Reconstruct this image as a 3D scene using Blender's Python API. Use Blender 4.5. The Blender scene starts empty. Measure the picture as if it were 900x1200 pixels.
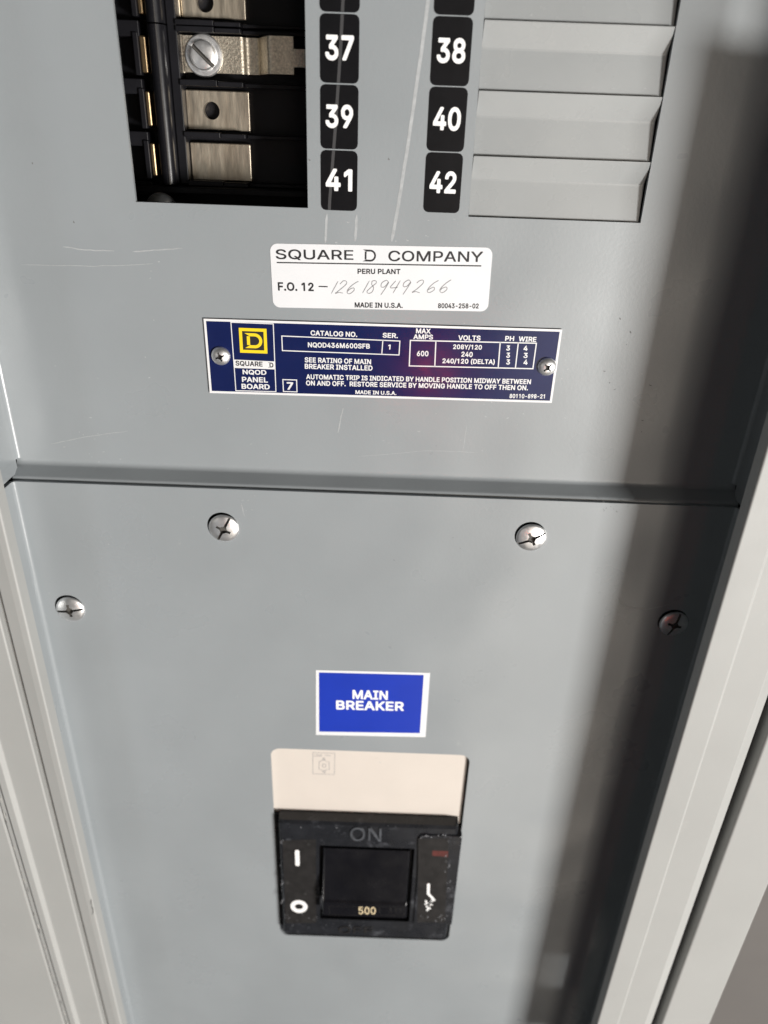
import bpy, bmesh, math, random
from mathutils import Vector, Matrix
random.seed(4)
S = 0.001                                   # everything below is written in millimetres
SC = bpy.context.scene
COL = SC.collection

# ------------------------------------------------------------------ camera
TH = math.radians(27.7)                     # pitch below the horizontal
D0 = 274.0                                  # lens to panel face
F = 867.0                                   # focal length for a 900 x 1200 picture
_n = math.hypot(60, 1650)
ED = (-60/_n, 1650/_n); ER = (1650/_n, 60/_n)   # slight roll of the hand-held camera
cT, sT = math.cos(TH), math.sin(TH)
cam_d = bpy.data.cameras.new('camera'); cam = bpy.data.objects.new('camera', cam_d); COL.objects.link(cam)
cam_d.sensor_fit = 'VERTICAL'; cam_d.sensor_height = 36.0; cam_d.lens = 36.0*F/1200.0
cam_d.clip_start = 0.01; cam_d.clip_end = 100
_R = Vector((1, 0, 0)); _U = Vector((0, sT, cT)); _F = Vector((0, cT, -sT))
# picture axes expressed in (R, down)
right = _R*ER[0] - _U*ED[0]
down = _R*ER[1] - _U*ED[1]
right = (_R*ER[0] + (-_U)*ED[0]); up = -(_R*ER[1] + (-_U)*ED[1])
M3 = Matrix((right, up, -_F)).transposed()
cam.matrix_world = Matrix.Translation((0, -D0*S, 0)) @ M3.to_4x4()
cam_d.dof.use_dof = True; cam_d.dof.focus_distance = 0.276; cam_d.dof.aperture_fstop = 9.0
SC.camera = cam

# ------------------------------------------------------------------ world and lamps
W = bpy.data.worlds.new('World'); SC.world = W; W.use_nodes = True
bg = W.node_tree.nodes['Background']; bg.inputs[0].default_value = (0.90, 0.95, 1.0, 1); bg.inputs[1].default_value = 0.024

def area(name, direction, dist, target, size, power, color, size_y=None):
    l = bpy.data.lights.new(name, 'AREA'); l.energy = power; l.color = color
    l.shape = 'RECTANGLE'; l.size = size; l.size_y = size_y or size
    o = bpy.data.objects.new(name, l); COL.objects.link(o)
    d = Vector(direction).normalized(); o.location = Vector(target)*S + d*dist
    o.rotation_euler = (-d).to_track_quat('-Z', 'Y').to_euler()
    return o
area('key_lamp', (0.83, -1.0, -0.24), 2.6, (90, 0, -220), 0.64, 126, (1.0, 0.965, 0.92), 0.40)
area('fill_lamp', (-0.69, -1.0, 0.15), 2.2, (-60, 0, -220), 0.5, 1.0, (1.0, 0.90, 0.78))
# tall unseen strip lamp, added to put the soft sheen beside the shadow
def strip_lamp(name, x, y, z, w, h, power, color):
    l = bpy.data.lights.new(name, 'AREA'); l.energy = power; l.color = color; l.shape = 'RECTANGLE'; l.size = w; l.size_y = h
    o = bpy.data.objects.new(name, l); COL.objects.link(o); o.location = (x, y, z); o.rotation_euler = (math.radians(90), 0, math.radians(180))
    o.rotation_euler = Vector((0, 1, 0)).to_track_quat('-Z', 'Z').to_euler(); return o
strip_lamp('sheen_strip_lamp', 0.47, -1.5, -1.0, 0.42, 2.8, 6.0, (1.0, 0.89, 0.76))
strip_lamp('blue_strip_lamp', -0.80, -1.5, -0.80, 0.34, 2.4, 1.2, (0.86, 0.93, 1.0))  # unseen bluish strip, added for a cool reflection at the left
strip_lamp('red_glow_lamp', 0.052, -0.60, -0.262, 0.03, 0.03, 0.055, (1.0, 0.09, 0.03))  # unseen red lamp, added to put a red glow on the name plate
SC.view_settings.view_transform = 'Standard'; SC.view_settings.look = 'None'
SC.view_settings.exposure = 0.0; SC.view_settings.gamma = 1.0
SC.render.engine = 'CYCLES'

# ------------------------------------------------------------------ survey helper: a photo point on a plane at depth y (mm)
def at(u, v, y=0.0):
    p = ((u-450)/F, (v-600)/F)
    a = p[0]*ER[0] + p[1]*ER[1]; b = p[0]*ED[0] + p[1]*ED[1]
    t = (y + D0)/(cT - b*sT)
    return (a*t, (-sT - b*cT)*t)

# ------------------------------------------------------------------ materials
def mat(name, col, rough=0.45, metal=0.0, var=0.0, vscale=60, bump=0.0, bscale=900, rvar=0.0, spec=0.5, stretch=None, coat=0.0, dirt=None, wave=0.0):
    m = bpy.data.materials.new(name); m.use_nodes = True
    nt = m.node_tree; b = nt.nodes['Principled BSDF']
    b.inputs['Base Color'].default_value = (*col, 1); b.inputs['Roughness'].default_value = rough
    b.inputs['Metallic'].default_value = metal; b.inputs['Specular IOR Level'].default_value = spec
    b.inputs['Coat Weight'].default_value = coat; b.inputs['Coat Roughness'].default_value = 0.24
    tc = nt.nodes.new('ShaderNodeTexCoord'); src = tc.outputs['Object']
    if stretch:
        mp = nt.nodes.new('ShaderNodeMapping'); mp.inputs['Scale'].default_value = stretch
        nt.links.new(src, mp.inputs['Vector']); src = mp.outputs['Vector']
    def noise(sc, det=4, ro=0.6):
        n = nt.nodes.new('ShaderNodeTexNoise'); n.inputs['Scale'].default_value = sc
        n.inputs['Detail'].default_value = det; n.inputs['Roughness'].default_value = ro
        nt.links.new(src, n.inputs['Vector']); return n
    if var:
        n = noise(vscale); mr = nt.nodes.new('ShaderNodeMapRange')
        mr.inputs['From Min'].default_value = 0.25; mr.inputs['From Max'].default_value = 0.75
        mr.inputs['To Min'].default_value = 1-var; mr.inputs['To Max'].default_value = 1+var
        nt.links.new(n.outputs['Fac'], mr.inputs['Value'])
        mx = nt.nodes.new('ShaderNodeVectorMath'); mx.operation = 'SCALE'; mx.inputs[0].default_value = col
        nt.links.new(mr.outputs['Result'], mx.inputs['Scale'])
        out = mx.outputs['Vector']
        if dirt:
            n2 = noise(dirt[1], 8, 0.75); cr = nt.nodes.new('ShaderNodeMapRange')
            cr.inputs['From Min'].default_value = dirt[2]; cr.inputs['From Max'].default_value = dirt[3]
            nt.links.new(n2.outputs['Fac'], cr.inputs['Value'])
            mm = nt.nodes.new('ShaderNodeMix'); mm.data_type = 'RGBA'
            mm.inputs[7].default_value = (*dirt[0], 1)
            nt.links.new(cr.outputs['Result'], mm.inputs[0]); nt.links.new(out, mm.inputs[6]); out = mm.outputs[2]
        nt.links.new(out, b.inputs['Base Color'])
    if rvar:
        n = noise(vscale*1.7); mr = nt.nodes.new('ShaderNodeMapRange')
        mr.inputs['From Min'].default_value = 0.3; mr.inputs['From Max'].default_value = 0.7
        mr.inputs['To Min'].default_value = rough-rvar; mr.inputs['To Max'].default_value = rough+rvar
        nt.links.new(n.outputs['Fac'], mr.inputs['Value']); nt.links.new(mr.outputs['Result'], b.inputs['Roughness'])
    if bump:
        n = noise(bscale, 2); bp = nt.nodes.new('ShaderNodeBump'); bp.inputs['Strength'].default_value = bump
        bp.inputs['Distance'].default_value = 0.0004
        nt.links.new(n.outputs['Fac'], bp.inputs['Height']); nt.links.new(bp.outputs['Normal'], b.inputs['Normal'])
        if wave:                                     # slow waviness of pressed sheet metal
            n2 = noise(16, 1); b2 = nt.nodes.new('ShaderNodeBump'); b2.inputs['Strength'].default_value = 1.0
            b2.inputs['Distance'].default_value = wave
            nt.links.new(n2.outputs['Fac'], b2.inputs['Height']); nt.links.new(b2.outputs['Normal'], bp.inputs['Normal'])
            nt.links.new(bp.outputs['Normal'], b.inputs['Coat Normal'])
    return m

PAINT = mat('grey_enamel', (0.268, 0.290, 0.304), 0.30, coat=0.6, wave=0.0022, var=0.05, vscale=14, bump=0.09, bscale=750, rvar=0.04, spec=0.55, dirt=((0.36, 0.375, 0.375), 90, 0.66, 0.80))
TRIMP = mat('trim_enamel', (0.325, 0.33, 0.322), 0.55, var=0.04, vscale=20, bump=0.03, bscale=700, rvar=0.04, dirt=((0.38, 0.38, 0.37), 60, 0.64, 0.78))
SCUFF = mat('scuffed_paint', (0.37, 0.385, 0.395), 0.5, var=0.2, vscale=400)
CHIP = mat('chipped_primer', (0.48, 0.47, 0.44), 0.8, var=0.3, vscale=500)
DARKM = mat('bare_dark_mark', (0.14, 0.14, 0.14), 0.7)
FILLM = mat('filler_enamel', (0.30, 0.315, 0.32), 0.28, coat=0.8, wave=0.0008, var=0.05, vscale=25, bump=0.03, rvar=0.05, spec=0.6, dirt=((0.37, 0.37, 0.365), 140, 0.6, 0.85))
BLACKL = mat('black_vinyl', (0.006, 0.006, 0.007), 0.32, var=0.2, vscale=200, bump=0.02, spec=0.2)
WHITEV = mat('white_print', (0.82, 0.82, 0.82), 0.5)
WHITEL = mat('white_paper_label', (0.70, 0.71, 0.73), 0.45, var=0.03, vscale=60, dirt=((0.52, 0.52, 0.52), 160, 0.68, 0.8))
INK = mat('black_ink', (0.012, 0.012, 0.014), 0.5)
PENCIL = mat('pencil_grey', (0.27, 0.27, 0.28), 0.5)
NAVY = mat('navy_plate', (0.008, 0.014, 0.070), 0.19, var=0.1, vscale=80, rvar=0.05, spec=0.5)
ALUB = mat('plate_silver_white', (0.72, 0.72, 0.73), 0.4, var=0.06, vscale=200)
YELLOW = mat('yellow_print', (0.80, 0.60, 0.015), 0.4)
BLUE = mat('blue_sticker', (0.010, 0.036, 0.38), 0.35, var=0.06, vscale=60)
BEIGE = mat('beige_moulding', (0.59, 0.54, 0.49), 0.5, var=0.03, vscale=40, bump=0.03, bscale=700)
BAKE = mat('black_bakelite', (0.014, 0.015, 0.018), 0.30, var=0.3, vscale=70, bump=0.04, bscale=400, rvar=0.1, spec=0.4, dirt=((0.10, 0.105, 0.12), 110, 0.55, 0.78))
MOULD = mat('raised_word_highlight', (0.07, 0.075, 0.085), 0.3, var=0.6, vscale=250)  # paler colour paints the edge highlights of the raised ON
BAKE2 = mat('black_handle', (0.006, 0.006, 0.008), 0.24, var=0.2, vscale=60, rvar=0.05, bump=0.03, bscale=300)
STICK = mat('black_side_sticker', (0.018, 0.017, 0.017), 0.42, var=0.4, vscale=160, spec=0.3, dirt=((0.09, 0.09, 0.09), 220, 0.6, 0.78))
WEAR = mat('white_scuffs', (0.20, 0.205, 0.22), 0.7, var=0.6, vscale=300)
RED = mat('faded_red_print', (0.085, 0.018, 0.015), 0.5, var=0.3, vscale=300)
GOLDI = mat('gold_ink', (0.80, 0.66, 0.42), 0.5)
SLOTSHADE = mat('slot_shade', (0.07, 0.066, 0.06), 0.6)  # dark colour on the slot faces stands for the shade inside them
SCREW = mat('zinc_screw', (0.86, 0.86, 0.86), 0.38, 0.92, var=0.12, vscale=300, bump=0.05, bscale=500, rvar=0.06)
BRASS = mat('tin_plated_bus', (0.66, 0.585, 0.47), 0.44, 1.0, dirt=((0.40, 0.33, 0.25), 45, 0.45, 0.75), var=0.25, vscale=120, bump=0.1, bscale=500, stretch=(3, 1, 0.5), rvar=0.08)
BRASSR = mat('grainy_connector', (0.62, 0.56, 0.46), 0.45, 1.0, var=0.35, vscale=1300, bump=0.3, bscale=1500, rvar=0.1)
CLIP = mat('copper_clip', (0.62, 0.46, 0.27), 0.36, 1.0, var=0.25, vscale=200)
PHEN = mat('black_phenolic', (0.008, 0.008, 0.010), 0.42, var=0.4, vscale=90, bump=0.04, spec=0.22)
RAILM = mat('black_gloss_rail', (0.008, 0.008, 0.010), 0.22, coat=0.5, rvar=0.04)
WALLM = mat('brown_wall_paint', (0.10, 0.093, 0.088), 0.8, var=0.06, vscale=12, bump=0.1, bscale=300)
STEEL = mat('dark_box_steel', (0.05, 0.05, 0.05), 0.6)

# ------------------------------------------------------------------ mesh helpers (mm)
def V(bm, x, y, z): return bm.verts.new((x*S, y*S, z*S))
def box(bm, x0, x1, y0, y1, z0, z1, bev=0.0, mi=0, seg=2):
    vs = [V(bm, x, y, z) for x in (x0, x1) for y in (y0, y1) for z in (z0, z1)]
    fs = [bm.faces.new([vs[i] for i in q]) for q in ((0,1,3,2),(4,6,7,5),(0,4,5,1),(2,3,7,6),(0,2,6,4),(1,5,7,3))]
    for f in fs: f.material_index = mi
    if bev:
        es = list({e for f in fs for e in f.edges})
        r = bmesh.ops.bevel(bm, geom=es, offset=bev*S, segments=seg, affect='EDGES', profile=0.5)
        for f in r['faces']: f.material_index = mi
def prism(bm, pts, axis, a, b, mi=0):
    """closed polygon extruded along axis ('x': pts are y,z; 'y': pts are x,z; 'z': pts are x,y)"""
    def mk(p, t):
        return V(bm, t, p[0], p[1]) if axis == 'x' else V(bm, p[0], t, p[1]) if axis == 'y' else V(bm, p[0], p[1], t)
    A = [mk(p, a) for p in pts]; B = [mk(p, b) for p in pts]; n = len(pts); fs = []
    fs.append(bm.faces.new(A)); fs.append(bm.faces.new(B[::-1]))
    for i in range(n): fs.append(bm.faces.new((A[i], B[i], B[(i+1) % n], A[(i+1) % n])))
    for f in fs: f.material_index = mi
    return fs
def sheet(bm, pts, y, mi=0):
    f = bm.faces.new([V(bm, p[0], y, p[1]) for p in pts]); f.material_index = mi
    f.normal_update()
    if f.normal.y > 0: f.normal_flip()
    return f
def ribbon(bm, pts, w, y, mi=0, taper=False):
    n = len(pts); L = []; R = []
    for i, p in enumerate(pts):
        a = pts[max(0, i-1)]; b = pts[min(n-1, i+1)]
        dx, dz = b[0]-a[0], b[1]-a[1]; l = math.hypot(dx, dz) or 1
        k = w/2*(0.35 if taper and i in (0, n-1) else 1)
        L.append(V(bm, p[0]-dz/l*k, y, p[1]+dx/l*k)); R.append(V(bm, p[0]+dz/l*k, y, p[1]-dx/l*k))
    for i in range(n-1):
        f = bm.faces.new((L[i], L[i+1], R[i+1], R[i])); f.material_index = mi
        f.normal_update()
        if f.normal.y > 0: f.normal_flip()
def frame_lines(bm, q, w, y, mi=0):
    """outline of a quad (TL, TR, BR, BL)"""
    for i in range(4):
        a = Vector(q[i]); b = Vector(q[(i+1) % 4]); d = (b-a).normalized()*w*0.5
        ribbon(bm, [tuple(a-d), tuple(b+d)] if i % 2 == 0 else [tuple(a+d), tuple(b-d)], w, y, mi)
def rrect(x0, x1, z0, z1, r, n=6, chamfer=False):
    out = []
    for cx, cz, a0 in ((x1-r, z1-r, 0), (x0+r, z1-r, 90), (x0+r, z0+r, 180), (x1-r, z0+r, 270)):
        for k in ((0, n) if chamfer else range(n+1)):
            a = math.radians(a0 + 90*k/n); out.append((cx+r*math.cos(a), cz+r*math.sin(a)))
    return out
def lathe(bm, prof, cx, cz, y, n=40, mi=0):
    """profile (r, depth) revolved about the y axis; depth is measured towards the viewer"""
    rings = []
    for r, d in prof:
        if r < 1e-6: rings.append([V(bm, cx, y-d, cz)])
        else: rings.append([V(bm, cx+r*math.cos(2*math.pi*k/n), y-d, cz+r*math.sin(2*math.pi*k/n)) for k in range(n)])
    for A, B in zip(rings, rings[1:]):
        for k in range(n):
            k2 = (k+1) % n
            if len(A) == 1 and len(B) == 1: continue
            vs = (A[0], B[k], B[k2]) if len(A) == 1 else (A[k], B[0], A[k2]) if len(B) == 1 else (A[k], B[k], B[k2], A[k2])
            f = bm.faces.new(vs); f.material_index = mi
def obj(name, bm, mats, parent=None, smooth=None, recalc=True):
    if recalc: bmesh.ops.recalc_face_normals(bm, faces=bm.faces[:])
    me = bpy.data.meshes.new(name); bm.to_mesh(me); bm.free()
    for m in (mats if isinstance(mats, (list, tuple)) else [mats]): me.materials.append(m)
    if smooth:
        me.polygons.foreach_set('use_smooth', [True]*len(me.polygons)); me.set_sharp_from_angle(angle=math.radians(smooth))
    o = bpy.data.objects.new(name, me); COL.objects.link(o)
    if parent:
        o.parent = parent
        if parent.type == 'EMPTY': o.matrix_parent_inverse = Matrix.Translation(-parent.location)
    return o
def cut(o, bm2):
    """subtract a mesh from o and keep the result as o's mesh"""
    bmesh.ops.recalc_face_normals(bm2, faces=bm2.faces[:])
    me = bpy.data.meshes.new('cutter'); bm2.to_mesh(me); bm2.free()
    c = bpy.data.objects.new('cutter', me); COL.objects.link(c)
    md = o.modifiers.new('cut', 'BOOLEAN'); md.operation = 'DIFFERENCE'; md.solver = 'EXACT'; md.object = c
    dg = bpy.context.evaluated_depsgraph_get(); dg.update()
    new = bpy.data.meshes.new_from_object(o.evaluated_get(dg)); nm = o.data.name
    o.modifiers.clear(); old = o.data; o.data = new; bpy.data.meshes.remove(old); new.name = nm
    bpy.data.objects.remove(c); bpy.data.meshes.remove(me)
def add_to(o, bm2, mats):
    """append extra faces with their own materials to an object's mesh (marks on its surface)"""
    base = len(o.data.materials)
    for m in mats: o.data.materials.append(m)
    for f in bm2.faces: f.material_index += base
    me2 = bpy.data.meshes.new('extra'); bm2.to_mesh(me2); bm2.free()
    bm = bmesh.new(); bm.from_mesh(o.data); bm.from_mesh(me2); bm.to_mesh(o.data); bm.free(); bpy.data.meshes.remove(me2)
def thing(name, label, cat, loc=(0, 0, 0), group=None):
    o = bpy.data.objects.new(name, None); o.empty_display_size = 0.01; COL.objects.link(o)
    o.location = Vector(loc)*S
    o['label'] = label; o['category'] = cat
    if group: o['group'] = group
    return o
def tag(o, label, cat, group=None):
    o['label'] = label; o['category'] = cat
    if group: o['group'] = group

# ------------------------------------------------------------------ lettering
GLYPHS = {
 'RA': '480|18,2 25,30 197,502 201,510 206,512 274,511 283,502 291,482 361,286 451,46 465,2 454,0 402,0 394,4 351,126 342,142 334,144 150,144 142,143 137,138 90,5 82,0 163,206 174,204 310,204 319,206 319,214 285,306 242,440 238,439 233,426 215,362 191,290 185,278|3,5,4 3,6,5 2,6,3 1,29,2 29,6,2 29,7,6 29,28,7 28,8,7 27,8,28 1,30,29 1,31,30 1,32,31 26,8,27 1,33,32 26,9,8 1,22,33 25,9,26 1,23,22 24,9,25 1,18,23 18,24,23 18,17,24 17,16,24 16,15,24 15,9,24 1,19,18 14,9,15 1,20,19 13,9,14 13,10,9 0,20,1 0,21,20 12,10,13 12,11,10',
 'BA': '480|10,-23 2,-18 -5,-10 -8,2 -7,14 175,514 186,530 198,536 274,536 286,533 302,518 315,490 491,10 492,-2 489,-10 478,-21 466,-24 398,-24 382,-18 370,-3 328,114 322,120 166,120 158,118 156,114 114,-3 102,-18 86,-24 198,230 210,228 278,228 285,230 242,355 238,351 233,338 200,242|7,9,8 6,9,7 6,10,9 5,10,6 5,11,10 4,11,5 4,33,11 33,32,11 32,12,11 31,12,32 4,34,33 4,35,34 4,28,35 4,29,28 30,12,31 29,12,30 4,23,29 23,22,29 22,21,29 21,12,29 20,12,21 4,24,23 4,25,24 19,12,20 3,25,4 19,13,12 2,25,3 19,14,13 2,26,25 18,14,19 1,26,2 18,15,14 0,26,1 0,27,26 17,15,18 17,16,15',
 'RB': '456|62,1 60,10 61,510 70,512 274,512 310,503 342,487 362,472 382,448 391,430 400,402 400,382 403,374 400,346 387,314 371,294 354,281 328,270 325,266 362,251 382,236 403,210 415,186 420,166 420,106 415,90 399,58 375,34 362,25 338,13 306,4 278,0 129,62 138,60 262,60 274,64 290,65 322,77 342,96 351,114 356,130 356,146 351,166 339,190 318,211 294,223 258,232 130,231 128,222 129,290 138,288 246,288 270,293 298,305 322,328 335,358 336,386 327,410 307,434 278,448 254,452 130,451 128,442|2,4,3 2,5,4 1,62,2 62,61,2 61,5,2 61,6,5 61,7,6 61,60,7 60,8,7 59,8,60 59,9,8 58,9,59 1,49,62 57,9,58 57,10,9 56,10,57 56,11,10 55,11,56 55,12,11 55,13,12 54,13,55 54,14,13 53,14,54 53,15,14 52,15,53 52,16,15 51,16,52 1,50,49 50,16,51 1,47,50 47,16,50 47,17,16 47,18,17 47,19,18 47,20,19 47,46,20 46,21,20 45,21,46 1,48,47 44,21,45 1,32,48 43,21,44 43,22,21 42,22,43 42,23,22 41,23,42 41,24,23 40,24,41 39,24,40 38,24,39 38,25,24 37,25,38 37,26,25 36,26,37 35,26,36 34,26,35 1,33,32 33,26,34 1,26,33 1,27,26 1,28,27 1,29,28 1,30,29 0,30,1 0,31,30',
 'BB': '456|54,-23 42,-14 36,2 36,506 39,522 50,533 62,536 278,536 318,527 354,509 378,491 402,462 414,439 424,410 428,370 423,334 409,302 398,286 383,270 383,266 403,250 425,222 439,194 444,174 444,98 437,78 421,46 390,14 374,3 346,-11 314,-20 282,-24 153,86 162,84 254,84 282,89 306,97 318,107 327,122 332,138 327,158 317,178 309,186 290,197 274,203 246,208 154,207 152,198 153,314 162,312 238,312 262,317 282,325 301,342 308,358 312,378 306,396 294,413 270,424 246,428 154,427 152,418|5,7,6 5,8,7 4,8,5 4,9,8 3,9,4 3,10,9 2,60,3 60,10,3 60,11,10 60,12,11 60,59,12 59,13,12 58,13,59 2,61,60 57,13,58 2,48,61 56,13,57 56,14,13 55,14,56 54,14,55 54,15,14 53,15,54 52,15,53 52,16,15 51,16,52 50,16,51 2,49,48 49,16,50 2,46,49 46,16,49 46,17,16 46,18,17 46,19,18 46,20,19 46,21,20 46,45,21 45,22,21 44,22,45 2,47,46 43,22,44 2,32,47 42,22,43 42,23,22 41,23,42 40,23,41 40,24,23 39,24,40 38,24,39 37,24,38 36,24,37 36,25,24 35,25,36 34,25,35 2,33,32 33,25,34 2,25,33 2,26,25 2,27,26 2,28,27 2,29,28 1,29,2 1,30,29 0,30,1 0,31,30',
 'RC': '510|250,-7 190,5 150,25 118,48 90,80 61,134 49,170 44,194 44,210 40,222 40,290 44,302 44,318 48,338 61,378 81,418 102,447 118,464 141,482 162,495 202,511 246,520 290,520 346,507 386,487 402,476 436,442 455,414 463,398 475,362 475,350 466,348 410,349 395,386 384,402 358,428 322,447 306,452 286,456 258,456 230,451 198,439 172,422 156,406 142,388 121,346 108,290 108,218 112,206 112,194 121,162 141,122 165,94 182,81 214,65 254,56 282,56 330,69 362,88 386,112 399,134 410,163 466,164 474,160 476,154 459,102 438,69 407,38 382,21 358,9 334,1 286,-8|21,23,22 20,23,21 19,23,20 19,24,23 18,24,19 18,25,24 17,25,18 17,38,25 38,26,25 16,39,17 39,38,17 16,40,39 37,26,38 36,26,37 16,41,40 15,41,16 35,26,36 35,27,26 15,42,41 34,27,35 15,43,42 14,43,15 34,28,27 14,44,43 33,28,34 33,29,28 14,45,44 32,29,33 13,45,14 32,30,29 32,31,30 13,46,45 12,46,13 11,46,12 10,46,11 9,46,10 9,47,46 8,47,9 8,48,47 7,48,8 7,49,48 6,49,7 6,50,49 5,50,6 61,63,62 60,63,61 5,51,50 60,64,63 60,65,64 4,51,5 59,65,60 4,52,51 58,65,59 58,66,65 4,53,52 57,66,58 4,54,53 3,54,4 56,66,57 56,67,66 3,55,54 3,56,55 3,67,56 2,67,3 2,68,67 1,68,2 1,69,68 1,70,69 0,70,1 0,71,70',
 'BC': '510|242,-31 218,-28 182,-19 138,3 102,29 70,66 59,82 39,122 24,166 16,218 16,294 24,346 39,390 59,430 70,446 82,462 106,486 126,502 150,517 194,535 242,544 294,544 322,540 355,530 398,509 418,495 458,454 477,426 487,406 499,370 499,342 490,330 478,324 402,325 394,330 387,338 375,370 362,389 342,409 318,421 298,428 266,432 238,427 210,417 183,398 163,374 145,338 136,306 132,278 132,226 144,174 161,138 178,115 198,101 222,89 270,80 298,85 322,93 346,107 365,126 390,178 402,187 478,187 486,182 497,170 500,150 495,126 481,90 458,54 422,18 392,-2 367,-14 342,-23 290,-32|19,21,20 19,22,21 19,23,22 18,23,19 18,24,23 17,24,18 17,25,24 16,25,17 16,26,25 15,26,16 14,26,15 14,27,26 13,41,14 41,27,14 13,42,41 40,27,41 12,42,13 39,27,40 12,43,42 39,28,27 38,28,39 12,44,43 37,28,38 37,29,28 12,45,44 11,45,12 36,29,37 11,46,45 35,29,36 35,30,29 10,46,11 35,31,30 10,47,46 34,31,35 33,31,34 33,32,31 10,48,47 9,48,10 9,49,48 9,50,49 8,50,9 60,62,61 60,63,62 60,64,63 59,64,60 8,51,50 59,65,64 7,51,8 59,66,65 7,52,51 58,66,59 58,67,66 6,52,7 6,53,52 57,67,58 6,54,53 56,67,57 56,68,67 6,55,54 55,68,56 5,55,6 5,68,55 4,68,5 4,69,68 3,69,4 3,70,69 2,70,3 2,71,70 2,72,71 1,72,2 1,73,72 0,73,1',
 'RD': '502|62,1 60,10 61,510 70,512 262,512 318,499 358,479 390,456 418,424 447,370 459,330 460,314 464,302 464,210 451,150 431,106 414,81 383,50 366,37 326,17 302,9 250,0 129,62 138,60 234,60 246,64 266,65 294,73 328,90 350,108 367,130 383,162 395,202 396,226 400,238 400,278 396,290 396,306 387,342 375,370 356,398 334,419 298,439 270,448 258,448 246,452 138,452 129,450|2,4,3 2,5,4 1,47,2 47,5,2 47,46,5 46,6,5 46,7,6 46,45,7 45,8,7 44,43,45 43,8,45 1,22,47 42,8,43 41,8,42 41,9,8 40,9,41 39,9,40 38,9,39 38,10,9 37,10,38 37,11,10 37,12,11 36,12,37 36,13,12 35,13,36 34,13,35 33,13,34 32,13,33 32,14,13 31,14,32 30,14,31 30,15,14 29,15,30 28,15,29 28,16,15 27,16,28 27,17,16 26,17,27 25,17,26 24,17,25 1,23,22 23,17,24 1,17,23 1,18,17 1,19,18 1,20,19 0,20,1 0,21,20',
 'BD': '502|54,-23 42,-14 36,2 36,506 39,522 50,533 62,536 266,536 294,532 326,523 370,501 406,475 438,438 449,422 469,382 484,334 488,306 488,202 475,142 453,94 434,66 398,30 370,11 338,-5 310,-15 258,-24 153,86 162,84 226,84 254,88 286,97 314,111 330,126 345,142 359,170 372,214 372,234 376,250 372,298 363,334 354,356 334,385 322,397 290,415 266,423 238,428 162,428 153,426|5,7,6 5,8,7 4,8,5 4,9,8 4,10,9 3,10,4 2,47,3 47,10,3 47,46,10 46,11,10 46,12,11 46,45,12 45,13,12 44,13,45 2,26,47 43,13,44 43,14,13 42,14,43 41,14,42 40,14,41 40,15,14 39,15,40 38,15,39 38,16,15 38,17,16 37,17,38 36,17,37 35,17,36 34,17,35 34,18,17 33,18,34 32,18,33 32,19,18 31,19,32 30,19,31 29,19,30 29,20,19 28,20,29 2,27,26 27,20,28 2,20,27 2,21,20 2,22,21 2,23,22 1,23,2 1,24,23 0,24,1 0,25,24',
 'RE': '419|62,1 60,10 61,510 70,512 370,511 376,502 376,458 375,454 370,452 138,452 129,450 128,298 130,289 354,287 360,278 360,238 359,230 354,228 130,227 128,218 128,70 129,62 134,60 374,59 380,50 379,2 370,0|2,4,3 2,5,4 1,10,2 10,9,2 9,5,2 9,6,5 9,7,6 9,8,7 1,11,10 1,12,11 1,18,12 18,13,12 18,14,13 18,15,14 18,16,15 18,17,16 1,19,18 1,20,19 1,21,20 1,22,21 1,23,22 1,24,23 1,25,24 0,25,1 0,26,25',
 'BE': '419|54,-23 42,-14 36,2 36,506 39,522 50,533 62,536 366,536 382,533 394,522 400,506 400,450 394,438 386,431 374,428 162,428 153,426 152,322 154,313 362,311 374,303 383,290 384,234 383,222 378,214 370,207 362,204 154,203 152,194 152,90 154,85 158,84 370,84 383,82 398,70 404,58 404,2 401,-10 390,-21 378,-24|6,8,7 5,8,6 4,8,5 4,9,8 3,9,4 3,10,9 2,16,3 16,10,3 16,15,10 15,11,10 15,12,11 15,13,12 15,14,13 2,17,16 2,18,17 2,27,18 27,19,18 27,20,19 27,21,20 27,22,21 27,23,22 27,24,23 27,25,24 27,26,25 2,28,27 2,29,28 2,30,29 2,31,30 2,32,31 2,33,32 2,34,33 2,35,34 2,36,35 1,36,2 1,37,36 1,38,37 0,38,1 0,39,38',
 'RF': '410|62,1 60,10 61,510 70,512 366,511 372,502 372,458 371,454 366,452 138,452 129,450 129,286 138,284 346,283 352,274 352,226 350,221 342,220 130,219 128,210 128,6 127,2 122,0|2,4,3 2,5,4 1,10,2 10,9,2 9,5,2 9,6,5 9,7,6 9,8,7 1,11,10 1,12,11 1,18,12 18,13,12 18,14,13 18,15,14 18,16,15 18,17,16 1,19,18 1,20,19 0,20,1 0,21,20 0,22,21',
 'BF': '410|54,-23 42,-14 36,2 36,506 39,522 50,533 62,536 362,536 378,533 390,522 396,506 396,450 390,438 382,431 366,428 158,428 153,426 152,418 152,318 154,309 346,308 358,305 370,294 376,282 376,222 373,210 362,199 350,196 154,195 152,186 152,2 149,-10 142,-18 130,-24|6,8,7 5,8,6 4,8,5 4,9,8 3,9,4 3,10,9 2,16,3 16,15,3 15,10,3 15,11,10 15,12,11 15,13,12 15,14,13 2,17,16 2,18,17 2,19,18 2,28,19 28,20,19 28,21,20 28,22,21 28,23,22 28,24,23 28,25,24 28,26,25 28,27,26 2,29,28 2,30,29 1,30,2 1,31,30 1,32,31 0,32,1 0,33,32',
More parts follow.
